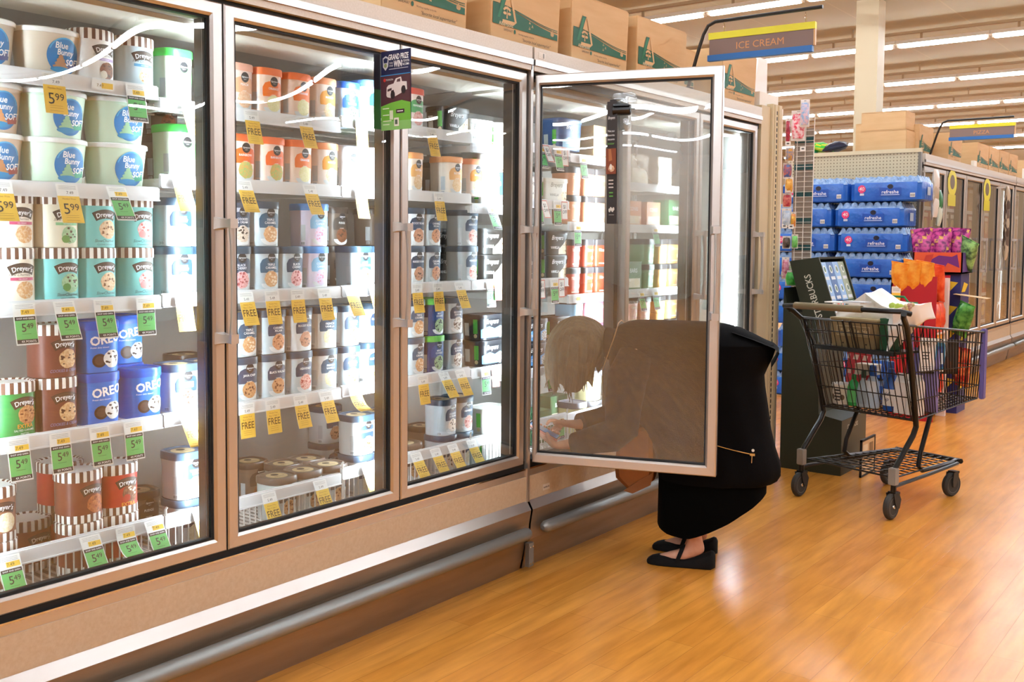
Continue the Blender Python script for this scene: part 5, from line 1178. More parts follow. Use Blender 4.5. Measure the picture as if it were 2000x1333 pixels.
# coat
COATP = [(1.052, -.12, .22, .05), (1.046, -.17, .25, .09), (1.03, -.235, .285, .13), (1.00, -.30, .315, .165), (.965, -.368, .33, .19), (.945, -.378, .335, .20), (.91, -.368, .335, .205), (.87, -.350, .33, .208), (.83, -.334, .325, .208), (.78, -.338, .31, .206), (.70, -.35, .26, .202), (.60, -.365, .19, .20), (.52, -.385, .14, .20), (.45, -.410, .115, .205), (.41, -.412, .11, .205), (.385, -.398, .105, .203), (.372, -.378, .105, .20)]
def cring(z, x0, x1, ry, n=2.5, seg=64, fold=0.0):
    cx, rx = (x0+x1)/2, (x1-x0)/2; out = []
    for k in range(seg):
        a = 2*PI*k/seg; ca, sa = math.cos(a), math.sin(a); q = (abs(ca)**n+abs(sa)**n)**(-1/n)
        g = 1+fold*(.6*math.sin(a*11+z*4)+.4*math.sin(a*17-z*6))
        back = max(0, -ca)
        out.append(Vector((cx+rx*q*ca*(1+(g-1)*.35), ry*q*sa*g*(1-.12*back*(z < .95)), z)))
    return out
b = B(); b.loft([cring(z, x0, x1, ry, 2.5, 64, .035*min(1, max(0, (.93-z)/.25))) for z, x0, x1, ry in COATP], COATM, (True, False))
inner = [cring(z, x0+.012, x1-.012, ry-.010, 2.5, 64, .03*min(1, max(0, (.93-z)/.25))) for z, x0, x1, ry in COATP[:9:-1]]; b.loft(inner, COATM, (False, True))
r0 = cring(*COATP[-1], 2.5, 64, .035); b.loft([r0, inner[0]], COATM, (False, False))
b.obj('coat', person)
def coat_y(x, z):                                      # side of the coat at (x, z)
    for (za, a0, a1, ra), (zb, b0, b1, rb) in zip(COATP, COATP[1:]):
        if zb <= z <= za:
            t = (za-z)/(za-zb); x0, x1, r = a0+(b0-a0)*t, a1+(b1-a1)*t, ra+(rb-ra)*t
            u = min(.97, abs((x-(x0+x1)/2)/((x1-x0)/2))); return r*(1-u**2.5)**(1/2.5)
    return .2
b = B()                                               # skirt flap that lifts at the back of the waist
b.loft([[Vector((x, y, z)) for y in [-.13+.26*k/14 for k in range(15)]] for x, z in ((-.20, 1.020), (-.29, .990), (-.372, .958), (-.392, .938), (-.378, .905), (-.36, .875))], COATM, (False, False), closed=False)
b.obj('coat_back_flap', person)
for s, pts in ((1, [(.19, .14, .90), (.225, .19, .82), (.24, .205, .70), (.245, .21, .60), (.29, .205, .565), (.37, .18, .54), (.455, .152, .508)]), (-1, [(.19, -.14, .90), (.235, -.19, .80), (.265, -.205, .69), (.285, -.20, .60), (.33, -.165, .580), (.40, -.105, .570), (.468, -.040, .564)])):
    b = B(); rad = [.085, .086, .078, .074, .070, .060, .052]; b.tube(pts, rad, COATM, 16); b.obj('sleeve', person)
b = B(); b.loft([[Vector((x, ry*math.cos(a), z+rz*math.sin(a))) for a in [2*PI*k/20 for k in range(20)]] for x, z, ry, rz in ((.25, .93, .12, .085), (.30, .935, .09, .075), (.345, .945, .085, .072), (.35, .945, .078, .066), (.31, .935, .08, .066))], COATM, (False, False)); b.obj('collar', person)
def zipline(t): x = -.150-.142*t; z = .552-.034*t; return (x, coat_y(x, z)+.004, z)
b = B(); b.tube([zipline(i/8) for i in range(9)], .0026, CHROME, 6)
e = Vector(zipline(1)); b.box(e+Vector((-.012, -.003, -.005)), e+Vector((.008, .005, .005)), CHROME); b.tube([e+Vector((0, .003, -.005)), e+Vector((.001, .004, -.035))], .0018, CHROME, 6)
b.lathe([(.001, .003), (.006, .002), (.006, -.002), (.001, -.003)], P_('e8e4d8', .2), 12, Matrix.Translation(e+Vector((-.004, .004, .018))) @ Matrix.Rotation(PI/2, 4, 'X')); b.obj('pocket_zip', person, label='silver pocket zip')
# long skirt
def hem(x): return .138+(.19*(min(1, (-.02-x)/.34))**1.4 if x < -.02 else .018*((x+.02)/.12)**2)
b = B(); SK = [(.80, -.26, .10, .17), (.65, -.30, .10, .175), (.50, -.335, .103, .185), (.36, -.355, .104, .19), (0, -.352, .104, .19)]
rings = [cring(z, x0, x1, ry, 2.6, 56, .03*(z < .7)) for z, x0, x1, ry in SK]
for p in rings[-1]: p.z = hem(p.x)
for p in rings[-2]: p.z = max(.36, hem(p.x)+.06)
b.loft(rings, SKIRTM, (False, False)); inn = [Vector((p.x*.97-.002, p.y*.96, p.z+.002)) for p in rings[-1]]; b.loft([rings[-1], inn, [Vector((p.x*.97, p.y*.94, .4)) for p in inn]], SKIRTM, (False, False)); b.obj('skirt', person)
for s in (1, -1):
    b = B(); yc = s*.106; prof = [(-.150, .012, .020, .060), (-.143, .024, .006, .072), (-.132, .031, .0, .074), (-.11, .035, 0, .062), (-.07, .036, 0, .046), (-.02, .037, 0, .036), (.03, .041, 0, .036), (.06, .043, 0, .040), (.09, .040, 0, .040), (.118, .032, 0, .032), (.134, .020, 0, .022), (.140, .006, .004, .014)]
    rings = []
    for x, hw, z0, h_ in prof:
        z0 = min(z0, .006); rings.append([Vector((x, yc+hw*q, z0+(h_-z0)*w_)) for q, w_ in ((-.85, 0), (.85, 0), (1, .12), (1.0, .45), (.86, .85), (.5, 1.0), (0, 1.03), (-.5, 1.0), (-.86, .85), (-1.0, .45), (-1, .12))])
    b.loft(rings, SHOEM); sh_ = b.obj('shoe', person)
    b = B(); ar = [PI*k/14 for k in range(15)]
    b.loft([[Vector((x0-.022*math.sin(a), yc+(.041+r_)*math.cos(a), .030+(.064+r_)*math.sin(a)+dz)) for a in ar] for x0, dz, r_ in ((.020, -.010, -.004), (.019, -.010, .0), (-.001, .0, .0), (-.002, .0, -.004))], SHOEM, (False, False), closed=False); b.obj('ankle_strap', sh_)
# phone and bag are things of their own
Mw = Matrix.Translation((.43, 2.135, 0)) @ rotz(PRZ)
ph = thing('phone', 'phone in a coral case held low in front of the freezer basket', 'phone', (.43, 2.135, 0), PRZ)
def pbox(b, a0, a1, b0, b1, n0, n1, m): b.box((a0, b0, n0), (a1, b1, n1), m, lambda p: Pc+pa*p.x+pb*p.y+pn*p.z)
b = B(); pbox(b, -.076, .076, -.038, .038, -.006, .003, P_('d98a78', .4)); b.obj('case', ph, bevel=.002)
b = B(); pbox(b, -.073, .073, -.0355, .0355, .0031, .0048, P_('23262c', .1)); b.obj('glass_front', ph)
SCR = mat('phone_screen', '7f9cc0', .15, emit=.35); b = B(); pbox(b, -.068, .068, -.033, .033, .0049, .0052, SCR)
T = lambda u, v, off: Pc+pa*u+pb*v+pn*(.0053+off); shape(b, T, [(-.06, -.03), (-.06, .03), (-.01, .03), (-.01, -.03)], P_('3f78b4'), .0003); shape(b, T, [(.0, -.03), (.0, .03), (.05, .03), (.05, -.03)], P_('8f98a4'), .0003); b.obj('screen', ph)
bg = thing('shoulder_bag', 'tan leather bag hanging under the bending person', 'bag', (.43, 2.135, 0), PRZ); BAGM = mat('tan_leather', '9a5c2c', .6, var=(12, .7, '845024'))
b = B(); prof = [(.125, .60), (.278, .585), (.292, .41), (.286, .36), (.212, .296), (.118, .355), (.112, .40)]
b.loft([[Vector((.2+(x-.2)*s_, y, .45+(z-.45)*(s_*.5+.5))) for x, z in prof] for y, s_ in ((-.12, .72), (-.09, .96), (.06, 1.0), (.10, .94), (.115, .74))], BAGM, sm=False); b.obj('pouch', bg)
b = B(); b.prism([(.118, .40), (.20, .345), (.245, .312), (.205, .302), (.128, .345)], .004, P_('8a5630', .5), lambda x, y, d: Vector((x, .117+d, y))); b.obj('fold', bg)
b = B(); b.loft([[Vector((x, y-.009, z)), Vector((x, y+.009, z)), Vector((x+.002, y+.009, z+.003)), Vector((x+.002, y-.009, z+.003))] for x, y, z in ((.14, -.10, .60), (.20, -.215, .72), (.26, -.21, .93), (.275, -.14, 1.02), (.285, -.04, 1.045), (.285, .05, 1.04), (.29, .13, .99), (.34, .13, .84), (.345, .08, .72), (.27, .07, .59))], P_('b88a58', .5)); b.obj('strap', bg)
# ------------------------------------------------------------------ shopping cart
CZ = -.3026; CO = Vector((.683, 3.444, 0)); cart = thing('shopping_cart', 'black wire shopping cart loaded with groceries', 'shopping cart', CO, CZ)
K = CARTBLK
def wires(b, a, c, n, r=.0028, m=K):                     # n wires between two edge lines
    for i in range(n):
        t = i/(n-1); b.tube([a[0].lerp(a[1], t), c[0].lerp(c[1], t)], r, m, 5)
Vc = Vector
tr = {s: (Vc((s*.292, .03, .99)), Vc((s*.225, .945, .905))) for s in (1, -1)}      # top rim, rear to front
bt = {s: (Vc((s*.275, .205, .485)), Vc((s*.205, .925, .535))) for s in (1, -1)}    # bottom edge
b = B()
for s in (1, -1): b.tube([tr[s][0], tr[s][1]], .006, K); b.tube([bt[s][0], bt[s][1]], .0045, K)
b.tube([tr[1][1], tr[-1][1]], .006, K); b.tube([bt[1][1], bt[-1][1]], .0045, K)
for s in (1, -1):
    wires(b, tr[s], bt[s], 28)
    for t in (.16, .5, .8): b.tube([tr[s][0].lerp(bt[s][0], t), tr[s][1].lerp(bt[s][1], t)], .003, K, 6)
wires(b, (tr[1][1], tr[-1][1]), (bt[1][1], bt[-1][1]), 12)
for t in (.16, .5, .8): b.tube([tr[1][1].lerp(bt[1][1], t), tr[-1][1].lerp(bt[-1][1], t)], .003, K, 6)
wires(b, (bt[1][0], bt[1][1]), (bt[-1][0], bt[-1][1]), 20); wires(b, (bt[1][0], bt[-1][0]), (bt[1][1], bt[-1][1]), 14); b.obj('basket', cart)
b = B(); g0, g1, g2, g3 = Vc((-.278, .035, .985)), Vc((.278, .035, .985)), Vc((-.268, .20, .49)), Vc((.268, .20, .49))
b.tube([g0, g1, g3, g2], .0045, K, 6, True); wires(b, (g0, g1), (g2, g3), 17, .0026)
for t in (.12, .30, .52, .76): b.tube([g0.lerp(g2, t), g1.lerp(g3, t)], .003, K, 6)
for x in (-.035, .012): b.tube([(x, .03, .99), (x+.012, .075, .845)], .006, K, 6)
b.obj('rear_gate', cart)
b = B(); b.box((-.235, .075, .828), (.235, .30, .84), K, None); b.box((-.24, .07, .822), (.24, .09, .845), K); b.obj('seat_plate', cart)
b = B(); s0, s1, s2, s3 = Vc((-.235, .30, .835)), Vc((.235, .30, .835)), Vc((-.24, .345, 1.06)), Vc((.24, .345, 1.06)); b.tube([s0, s1, s3, s2], .004, K, 6, True); wires(b, (s0, s1), (s2, s3), 10)
b.obj('seat_back', cart)
b = B(); b.tube([(-.345, -.055, 1.053), (-.28, -.065, 1.058), (.0, -.07, 1.061), (.28, -.065, 1.062), (.345, -.04, 1.062), (.375, .0, 1.05)], .013, K, 10); b.obj('handle_bar', cart)
b = B(); b.tube([(-.262, -.068, 1.060), (.0, -.071, 1.062), (.148, -.070, 1.063)], .0185, P_('7a6a4c', .5), 14); b.obj('handle_sleeve', cart, label='tan handle sleeve')
for s in (1, -1):
    b = B(); b.tube([(s*.345+.02*(s > 0), -.045, 1.053), (s*.335, .0, 1.03), (s*.315, .06, .98), (s*.298, .12, .86), (s*.288, .17, .68), (s*.282, .215, .50), (s*.280, .225, .455), (s*.280, .20, .41), (s*.280, .06, .265), (s*.280, .045, .225), (s*.280, .045, .135)], .0145, K, 10); b.obj('rear_post', cart)
    b = B(); b.tube([(s*.21, .50, .515), (s*.215, .455, .475), (s*.225, .36, .29), (s*.225, .345, .225), (s*.222, .385, .195), (s*.19, .72, .192), (s*.165, .80, .192)], .0125, K, 10); b.obj('front_leg', cart)
    b = B(); b.box((s*.280-.020, .022, .175), (s*.280+.020, .062, .262), P_('8f8c86', .5)); b.obj('bumper_block', cart, bevel=.004, label='grey plastic bumper block')
    b = B(); b.tube([(s*.28, .045, .165), (s*.245, .40, .175), (s*.20, .76, .185)], .010, K, 8); b.obj('lower_rail', cart)
b = B(); b.tube([(.165, .80, .192), (.19, .80, .192), (.2, .79, .192)], .014, K); b.tube([(-.20, .80, .192), (.20, .80, .192)], .0135, K, 10); b.obj('front_bar', cart)
b = B(); f0 = {s: (Vc((s*.265, .07, .205)), Vc((s*.185, .78, .20))) for s in (1, -1)}
for s in (1, -1): b.tube([f0[s][0], f0[s][1]], .005, K)
b.tube([f0[1][0], f0[-1][0]], .005, K); wires(b, (f0[1][0], f0[1][1]), (f0[-1][0], f0[-1][1]), 13, .003); wires(b, (f0[1][0], f0[-1][0]), (f0[1][1], f0[-1][1]), 9, .003); b.obj('lower_rack', cart)
for s in (1, -1):
    b = B(); b.box((s*.222-.016, .93, .53), (s*.222+.012, .965, .925), P_('6a63a0', .4)); b.obj('corner_guard', cart, bevel=.006, label='purple corner guard')
def caster(x, y, rz, front):
    h = B(); h.box((x-.022, y-.02, .128), (x+.022, y+.02, .140), K)
    for s in (1, -1): h.prism([(-.022, .135), (.022, .135), (.034, .10), (.012, .055), (-.008, .055), (-.02, .09)], .004*s, P_('1c1b1b', .4), lambda p, q, d, s=s: Vector((x+s*.019+d, y-.012+p-.018*(1-(q-.055)/.08)*(-1 if front else 1)*-1, q)))
    c = h.obj('caster', cart); Mx = Matrix.Translation((x, y-.022, .066)) @ rotz(rz) @ Matrix.Rotation(PI/2, 4, 'Y')
    w_ = B(); w_.lathe([(.045, -.015), (.058, -.016), (.066, -.008), (.066, .008), (.058, .016), (.045, .015)], P_('33312e', .7), 28, Mx); w_.obj('tyre', c)
    w_ = B(); w_.lathe([(.004, -.014), (.038, -.012), (.044, -.0155), (.048, -.014), (.048, .014), (.044, .0155), (.038, .012), (.004, .014)], P_('6d6a64', .45), 24, Mx)
    for s in (1, -1): w_.lathe([(.012, s*.012), (.010, s*.02)], CHROME, 12, Mx)
    w_.obj('hub', c)
for x, y, rz, fr in ((-.28, .05, .12, 0), (.28, .05, .15, 0), (-.18, .72, 0, 1), (.18, .76, -.1, 1)): caster(x, y, rz, fr)
tag_ad = thing('cart_sign', 'white phone payment sign fixed inside the cart side wires', 'sign', CO, CZ)
b = B(); ax = Vc((-.0735, 1.0, 0)).normalized(); A0 = Vc((.252, .285, .735)); An = Vc((1, .0735, 0)).normalized()
T = lambda u, v, off: A0+ax*u+Vc((0, 0, 1))*(v-.085*u)+An*off
b.box((0, 0, -.004), (.41, .175, .0), PAPER, lambda p: T(p.x, p.y, p.z)); rect(b, T, .28, 0, .41, .175, P_('2a2a2c'), .0008); rect(b, T, 0, -.012, .41, .0, K, .001)
disc(b, T, .035, .145, .010, .011, P_('1c1c1e'), .0012); disc(b, T, .038, .160, .003, .005, P_('1c1c1e'), .0012); text(b, T, 'Pay', .075, .145, .024, P_('1c1c1e'), .0, off=.0015)
for i in range(3): rect(b, T, .02, .095-.016*i, .10-.008*i, .102-.016*i, P_('5a5a5c'), .0012)
for i in range(2): rect(b, T, .02, .022-.01*i, .12, .026-.01*i, P_('9a9a9c'), .0012)
shape(b, T, [(.165, .01), (.255, .01), (.265, .02), (.262, .14), (.25, .155), (.17, .155), (.16, .14), (.155, .02)], P_('2f7fa4'), .0012); shape(b, T, [(.178, .025), (.246, .025), (.244, .135), (.180, .135)], P_('1f4f94'), .0018); shape(b, T, [(.188, .04), (.238, .04), (.236, .10), (.19, .10)], P_('cfe0ea'), .0024); arcband(b, T, .212, .172, .014, 1.4, .006, P_('2a2a2c'), .0018)
shape(b, T, [(.25, .0), (.36, .0), (.33, .05), (.27, .09), (.262, .08)], P_('4a3028'), .0026); b.obj('panel', tag_ad, fix=False)

def inb(n, lab, cat, x, y, z, rz=0): q = thing(n, lab, cat, (0, 0, 0), CZ+rz); q.location = CO+rotz(CZ) @ Vc((x, y, z)); return q
r = inb('plastic_tub', 'white printed plastic tub low in the cart', 'tub', -.235, .33, .497); b = B(); T = smap(.118, .118, 2, lambda v: .86+.14*v/.115); b.lathe([(.050, 0), (.051, .003), (.058, .10), (.059, .104)], P_('ece8dc', .4), 28)
for k in range(4): rect(b, lambda u, v, o: T(u-.09, v, o), -.02, .02+.018*k, .02, .03+.018*k, P_('4a4a48'), .0006)
for u in (-.035, .03): disc(b, lambda a, v, o: T(a-.09, v, o), u, .04, .014, .016, P_('6a5a4a'), .0006)
b.obj('body', r); b = B(); b.lathe([(.061, .098), (.062, .100), (.062, .112), (.058, .115)], P_('f2efe6', .35), 28); b.obj('lid', r)
def bottle(lab, x, y, prof, m, capm, capz, dp=.7, lb=None, words='', w=.5, rz=0, wc='28456a'):
    r = inb('bottle', lab, 'bottle', x, y, .50, rz); S = Matrix.Diagonal((1, dp, 1, 1)); b = B(); b.lathe(prof, m, 24, S); b.obj('body', r)
    b = B(); c0 = prof[-1][0]; b.lathe([(c0*1.15, prof[-1][1]-.004), (c0*1.2, prof[-1][1]+.002), (c0*1.1, capz), (c0*.6, capz+.004)], capm, 18, S); b.obj('cap', r)
    if lb:
        R_ = max(p[0] for p in prof); b = B(); T = lambda u, v, off: Vector((R_*1.01*math.sin(u/R_)+off*math.sin(u/R_), -(R_*1.01*math.cos(u/R_)+off)*dp-.001, v)); rect(b, T, -R_*.9, lb[1], R_*.9, lb[2], P_(lb[0]), .0008, .008)
        for i, s in enumerate(words.split('|')): text(b, T, s, 0, lb[2]-.025-.028*i, .02, P_(wc), .004, .2, off=.002, maxw=R_*1.5)
        b.obj('label_sheet', r, fix=False)
bottle('green bottle beside the tub in the cart', -.145, .30, [(.028, 0), (.034, .004), (.034, .10), (.026, .13), (.012, .145), (.012, .155)], P_('2f9a4c', .25), P_('1f7a3a'), .17, .8, ('5cb86a', .02, .09))
bottle('clear spray bottle with pale label in the cart', -.085, .30, [(.030, 0), (.036, .004), (.037, .08), (.028, .13), (.013, .15), (.012, .165)], P_('a8b8c0', .15), P_('2a4a3a'), .20, .7, ('8fa0a8', .02, .085))
bottle('blue capped detergent bottle in the cart', -.035, .31, [(.034, 0), (.042, .005), (.042, .10), (.038, .14), (.024, .165), (.018, .18)], P_('bcd0e0', .25), P_('1f4f9c'), .232, .6, ('dfe8ee', .09, .15))
bottle('royal blue squeeze bottle with white label in the cart', .075, .31, [(.034, 0), (.042, .005), (.043, .11), (.036, .15), (.018, .175), (.016, .185)], P_('1f4f9c', .25), P_('1c3f84'), .225, .7, ('e6e2da', .03, .12), 'ddi|ip')
bottle('tall blue bottle at the rear of the cart', .0, .42, [(.034, 0), (.040, .005), (.040, .16), (.02, .20), (.016, .21)], P_('4a74b8', .3), P_('3a5a94'), .25, .8)
for i, (x, n_) in enumerate(((.150, 'nearer the blue bottle'), (.222, 'at the cart side'))):
    r = inb('milk_carton', 'white carton standing in the cart, %s' % n_, 'carton', x, .305, .50, .05, ); r['group'] = 'white cartons in the cart'; b = B(); b.box((-.033, -.03, 0), (.033, .03, .165), P_('eeeae4')); b.loft([[Vc(p) for p in ((-.033, -.03, .165), (.033, -.03, .165), (.033, .03, .165), (-.033, .03, .165))], [Vc(p) for p in ((-.033, -.004, .195), (.033, -.004, .195), (.033, .004, .195), (-.033, .004, .195))]], P_('f2efe9'), sm=False); b.obj('body', r)
    b = B(); b.box((-.033, -.003, .195), (.033, .003, .212), P_('f4f1ec')); b.obj('gable_fold', r)
def sack(lab, x, y, z, w, h, t, m1, m2, rot, cat='packet', name='food_packet'):
    r = inb(name, lab, cat, x, y, z); r.rotation_euler = (rot[0], rot[1], CZ+rot[2]); b = B(); pillow(b, w, h, t, lambda i, k: m1 if (i*5+k*3) % 6 or not m2 else m2); b.obj('pouch', r); b = B(); b.box((-w/2, -.002, h-.004), (w/2, .002, h+.01), m1); b.obj('sealed_edge', r)
sack('red packet standing in the cart behind the bottles', -.21, .42, .50, .15, .27, .08, P_('c23a40', .3), P_('e8c8b8', .3), (0, .05, .1))
sack('lavender packet at the cart side beyond the white cartons', .19, .44, .50, .14, .33, .08, P_('7d74a8', .4), None, (-.05, 0, .2))
sack('magenta packet deep in the cart', .10, .55, .50, .16, .27, .08, P_('9c3a68', .3), P_('c86a90', .3), (0, 0, .3))
r = inb('small_carton', 'small cream carton on top of the bottles in the cart', 'carton', -.10, .36, .675, .1); b = B(); b.box((-.055, -.04, 0), (.055, .04, .055), P_('d8d2c2')); b.obj('body', r); b = B(); b.box((-.056, -.041, .05), (.056, .041, .058), P_('e2dccc')); b.obj('lid', r)
# child seat load
r = inb('printed_carton', 'tan printed carton in the cart child seat', 'carton', -.028, .165, .842); b = B(); TANC = P_('8a7450', .6)
b.box((-.145, -.05, 0), (.142, .05, .150), TANC, lambda p: Vc((p.x*(1-.10*(p.z/.15 < .5)), p.y, p.z))); b.obj('body', r, bevel=.003); b = B(); T = lambda u, v, off: Vector((u, -.0505-off, v)); IN = P_('d8c8a0')
for a in ((-.10, .062, .10, .064), (-.10, .112, .10, .114), (-.10, .062, -.098, .114), (.098, .062, .10, .114)): rect(b, T, *a, IN, .001)
for i, s in enumerate(('*', 'H', 'he', 'Hs')): text(b, T, s, -.07+.047*i, .09, .022, IN, .008, off=.001)
for i in range(3): rect(b, T, -.09, .068+.003*i, .09, .0692+.003*i, IN, .001)
for u in (-.06, .08): disc(b, T, u, .022, .006, .004, P_('2a2418'), .001)
b.obj('printed_panel', r, fix=False); b = B(); b.box((-.145, -.052, .148), (.142, .052, .156), P_('b8a880')); b.obj('flap', r)
def cloth(lab, name, cat, rows, m, parent_parts=(), th=.004):
    r = inb(name, lab, cat, 0, 0, 0); b = B(); L_ = [[Vc(p) for p in row_] for row_ in rows]; n = len(L_); k = len(L_[0])
    def ev(i, j):
        x, y = i*(n-1), j*(k-1); a, c = min(int(x), n-2), min(int(y), k-2); f, g = x-a, y-c; f, g = f*f*(3-2*f), g
        p = L_[a][c].lerp(L_[a+1][c], f).lerp(L_[a][c+1].lerp(L_[a+1][c+1], f), g); return p+Vc((.004*math.sin(i*17+j*9), .005*math.sin(j*23+i*5), .004*math.sin(i*11+j*19)))
    b.grid(ev, 24, 24, m); o = b.obj('sheet', r, fix=False); s = o.modifiers.new('t', 'SOLIDIFY'); s.thickness = th; return r, ev
WBAG = mat('white_reusable_bag', 'efece6', .6)
bagr, ev = cloth('white reusable shopping bag with fruit prints heaped in the cart seat', 'shopping_bag', 'bag',
    [[(-.16, .12, .83), (-.17, .13, .93), (-.165, .16, 1.02), (-.12, .24, 1.045)], [(-.05, .215, .86), (-.05, .21, 1.0), (-.02, .20, 1.13), (.02, .29, 1.155)], [(.12, .215, .85), (.12, .20, .98), (.11, .16, 1.075), (.13, .28, 1.10)], [(.185, .10, .815), (.20, .09, .93), (.235, .07, 1.06), (.27, .24, 1.085)], [(.235, .12, .93), (.26, .12, 1.01), (.30, .15, 1.085), (.315, .27, 1.095)], [(.215, .17, .87), (.245, .19, .93), (.30, .21, .99), (.325, .29, 1.02)]], WBAG)
b = B()
for (i, j, rr, c) in ((.52, .72, .022, 'b8cc5a'), (.58, .74, .022, 'b4c850'), (.63, .76, .018, 'c4d468')): p = ev(i, j); b.lathe([(.001, -.8*rr), (.8*rr, -.5*rr), (rr, 0), (.8*rr, .5*rr), (.001, .8*rr)], P_(c, .4), 14, Matrix.Translation(p+Vc((0, -.012, .006))) @ Matrix.Diagonal((1, .3, 1, 1)))
for k in range(14): p = ev(.72+.018*(k % 4), .55+.05*(k//4)); b.lathe([(.001, -.011), (.009, -.006), (.011, 0), (.009, .006), (.001, .011)], P_(('b98a78', 'c8a088', 'd8c890')[k % 3], .5), 10, Matrix.Translation(p+Vc((0, -.008, .005))) @ Matrix.Diagonal((1, .4, 1, 1)))
b.obj('fruit_print', bagr)
r = inb('green_bag', 'dark green reusable bag folded beside the tan carton', 'bag', .14, .19, .842); b = B(); b.loft([[Vc((x*s_, y, z)) for x, y in ((-.028, -.05), (.03, -.055), (.045, .05), (-.03, .06))] for z, s_ in ((0, .8), (.06, 1), (.14, 1.1), (.165, 1.0))], P_('1f4a2c', .6), sm=False); b.obj('pouch', r); b = B(); b.tube([(-.02, 0, .165), (-.015, 0, .20), (.02, 0, .205), (.03, 0, .165)], .005, P_('1f4a2c', .6), 6); b.obj('strap', r)
r = inb('green_bundle', 'bright green folded bag behind the white bag in the cart', 'bag', .03, .40, .985); b = B(); pillow(b, .26, .10, .10, P_('1f7a48', .5), T=lambda p: p); b.obj('pouch', r); b = B(); b.tube([(-.08, 0, .09), (-.05, 0, .125), (.05, 0, .125), (.08, 0, .09)], .006, P_('1f7a48', .5), 6); b.obj('strap', r)
r = inb('folded_paper', 'white folded papers lying on the cart handle', 'paper', -.02, .03, 1.082, .1); b = B(); b.box((-.10, -.035, 0), (.10, .05, .006), PAPER); b.obj('sheet', r); b = B(); b.box((.0, -.03, .006), (.12, .045, .012), P_('c8c8cc')); b.obj('cover', r)

# ------------------------------------------------------------------ far freezer run under the PIZZA sign
FLED = mat('far_freezer_light', 'e6ecee', .4, emit=9)
FC = []
for q, y0_ in enumerate((7.72, 11.72, 15.72)):
    FC.append(case('far_freezer_case', ['far stainless freezer case starting behind the pegboard end', 'far stainless freezer case second along under the boxes', 'far stainless freezer case at the remote end'][q], -.06, (.02, .02), [y0_+i*(PITCH_D+.02) for i in range(5)], led_m=FLED, group='far freezer cases')[0])
rnd = random.Random(11); FCOL = ['a8402c', 'd8a85c', 'e6e0d4', '6a3a28', '2f4a6c', '8c9a54', 'c8683a', 'd8c8a0', '3a3a3c', 'b84a5c']
FM = {}
for c in FCOL:
    b = B(); b.box((-.15, -.12, 0), (.15, .12, .26), P_(c)); T = lambda u, v, off: Vector((.151+off, u, v)); disc(b, T, 0, .12, .075, .07, P_('d8b070'), .001); rect(b, T, -.08, .20, .08, .24, P_('f0e8d8'), .001); FM[c] = b.mesh('carton')
for ci, y0_ in enumerate((7.72, 11.72)):
    for i in range(5):
        for sI, z in enumerate((.50, .82, 1.14, 1.46, 1.76)):
            if i % 5 == 0:
                b = B(); b.box((-.7, y0_+.01, z-.012), (-.22, y0_+3.9, z-.002), WIRE); b.box((-.225, y0_+.01, z-.035), (-.21, y0_+3.9, z+.002), RAILW); b.obj('shelf', FC[ci])
            for j in range(3):
                c = FCOL[rnd.randrange(len(FCOL))]; y = y0_+i*(PITCH_D+.02)+.15+j*.25
                o = bpy.data.objects.new('frozen_food_box', FM[c]); COL.objects.link(o); o.location = (-.43, y, z)
                tag(o, 'frozen food box, %s of three on %s, %s door of %s far case' % (ORD[j], ['bottom shelf', 'second shelf up', 'middle shelf', 'fourth shelf up', 'top shelf'][sI], ORD[i], ['first', 'second'][ci]), 'frozen food box', 'boxes in the far freezers')
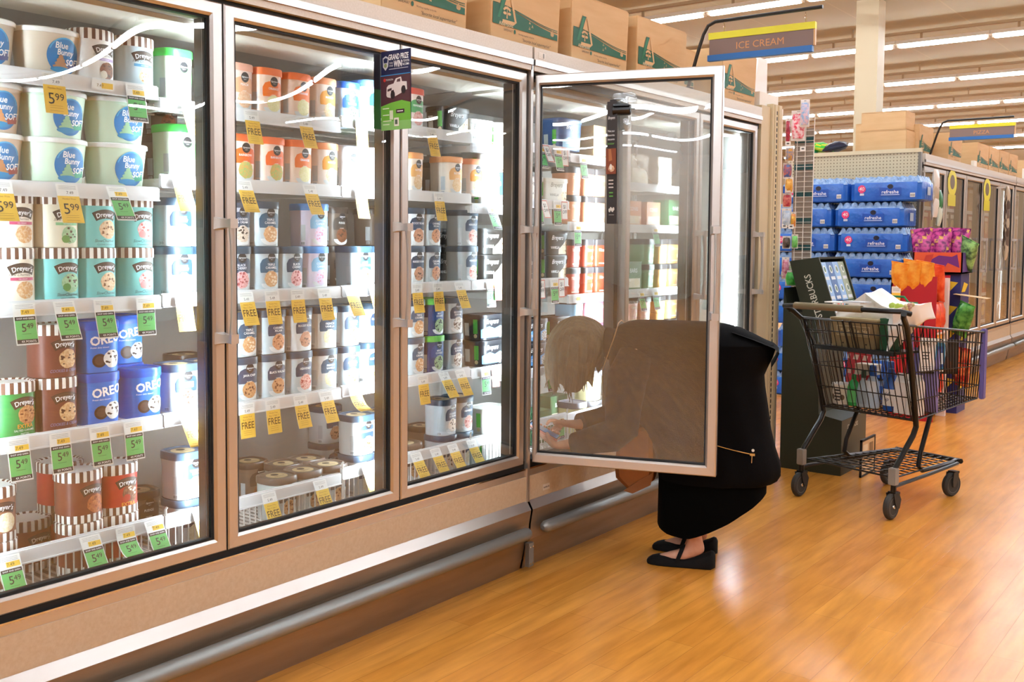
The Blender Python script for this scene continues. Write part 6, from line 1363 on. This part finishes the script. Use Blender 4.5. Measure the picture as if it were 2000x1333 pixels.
# round yellow stickers and hanging garlands on far doors
for i, (u, v, lab) in enumerate(((1860, 358, 'yellow round door sticker on the far freezers, first one'), (1928, 372, 'yellow round door sticker on the far freezers, second one'))):
    p = hit(u, v, 0, -.055); b = B(); T = lambda a, s, off: Vector((off, a, s)); disc(b, T, 0, 0, .17, .13, P_('d8d22c'), .001); disc(b, T, 0, .01, .09, .07, P_('6a5a3c'), .002); rect(b, T, -.14, -.22, .14, -.11, P_('cfc828'), .0012); b.bm.faces.ensure_lookup_table(); o = b.obj('door_sticker', loc=p, fix=False); tag(o, lab, 'sticker')
def garland(u, v0, v1, cols, lab, w_=.09):
    p = hit(u, v0, 0, .0); L_ = p.z-hit(u, v1, 0, .0).z; t = thing('hanging_strip', lab, 'hanging strip', (.03, p.y, p.z)); b = B(); b.tube([(0, 0, .05), (0, 0, -L_)], .006, P_('e0dcd4'), 6); b.box((-.09, -.012, .04), (.01, .012, .055), P_('d8d4cc')); b.obj('cord', t)
    n = int(L_/.10)
    for i in range(n):
        b = B(); pillow(b, w_*1.5, .22, .06, P_(cols[i % len(cols)], .35), 6, i, lambda q, i=i: Vector((q.y+.02, q.x, q.z-.16-.10*i))); b.obj('packet', t)
garland(1816, 345, 430, ['d8d0c4', 'b8a890', 'e2ddd4', '4c7a54'], 'strip of pale packets hanging before the first far freezer door')
garland(1823, 385, 440, ['3f7a4c', 'cfd8c8'], 'strip of green packets hanging beside the pale one', .06)
garland(1958, 375, 505, ['b8a890', '4a3c34', '6a5a50'], 'strip of brown and dark packets farther along the far freezers', .05)
# boxes over the far freezers
for i, (ya, yb) in enumerate(((7.98, 8.45), (8.60, 9.10), (9.78, 10.30), (10.33, 10.82), (10.85, 11.34), (11.37, 11.85), (12.6, 13.1))):
    shipbox(yb-ya, .38, .29 if i == 0 else .26, -.185 if i == 0 else -.08, ya, 2.198, '%s printed box along the far freezer tops past the sign pole' % ORD[i], True, 0, 'shipping boxes on the far freezers')
b = B(); b.box((-.10, 9.62, 2.198), (-.07, 9.74, 2.26), P_('e2ddd0')); tag(b.obj('small_card'), 'small pale card on the far freezer edge between boxes', 'card')
b = B(); b.box((-.085, 12.2, 2.198), (-.055, 12.36, 2.33), P_('e6e2d8')); tag(b.obj('white_carton'), 'white carton at the far freezer edge', 'carton')
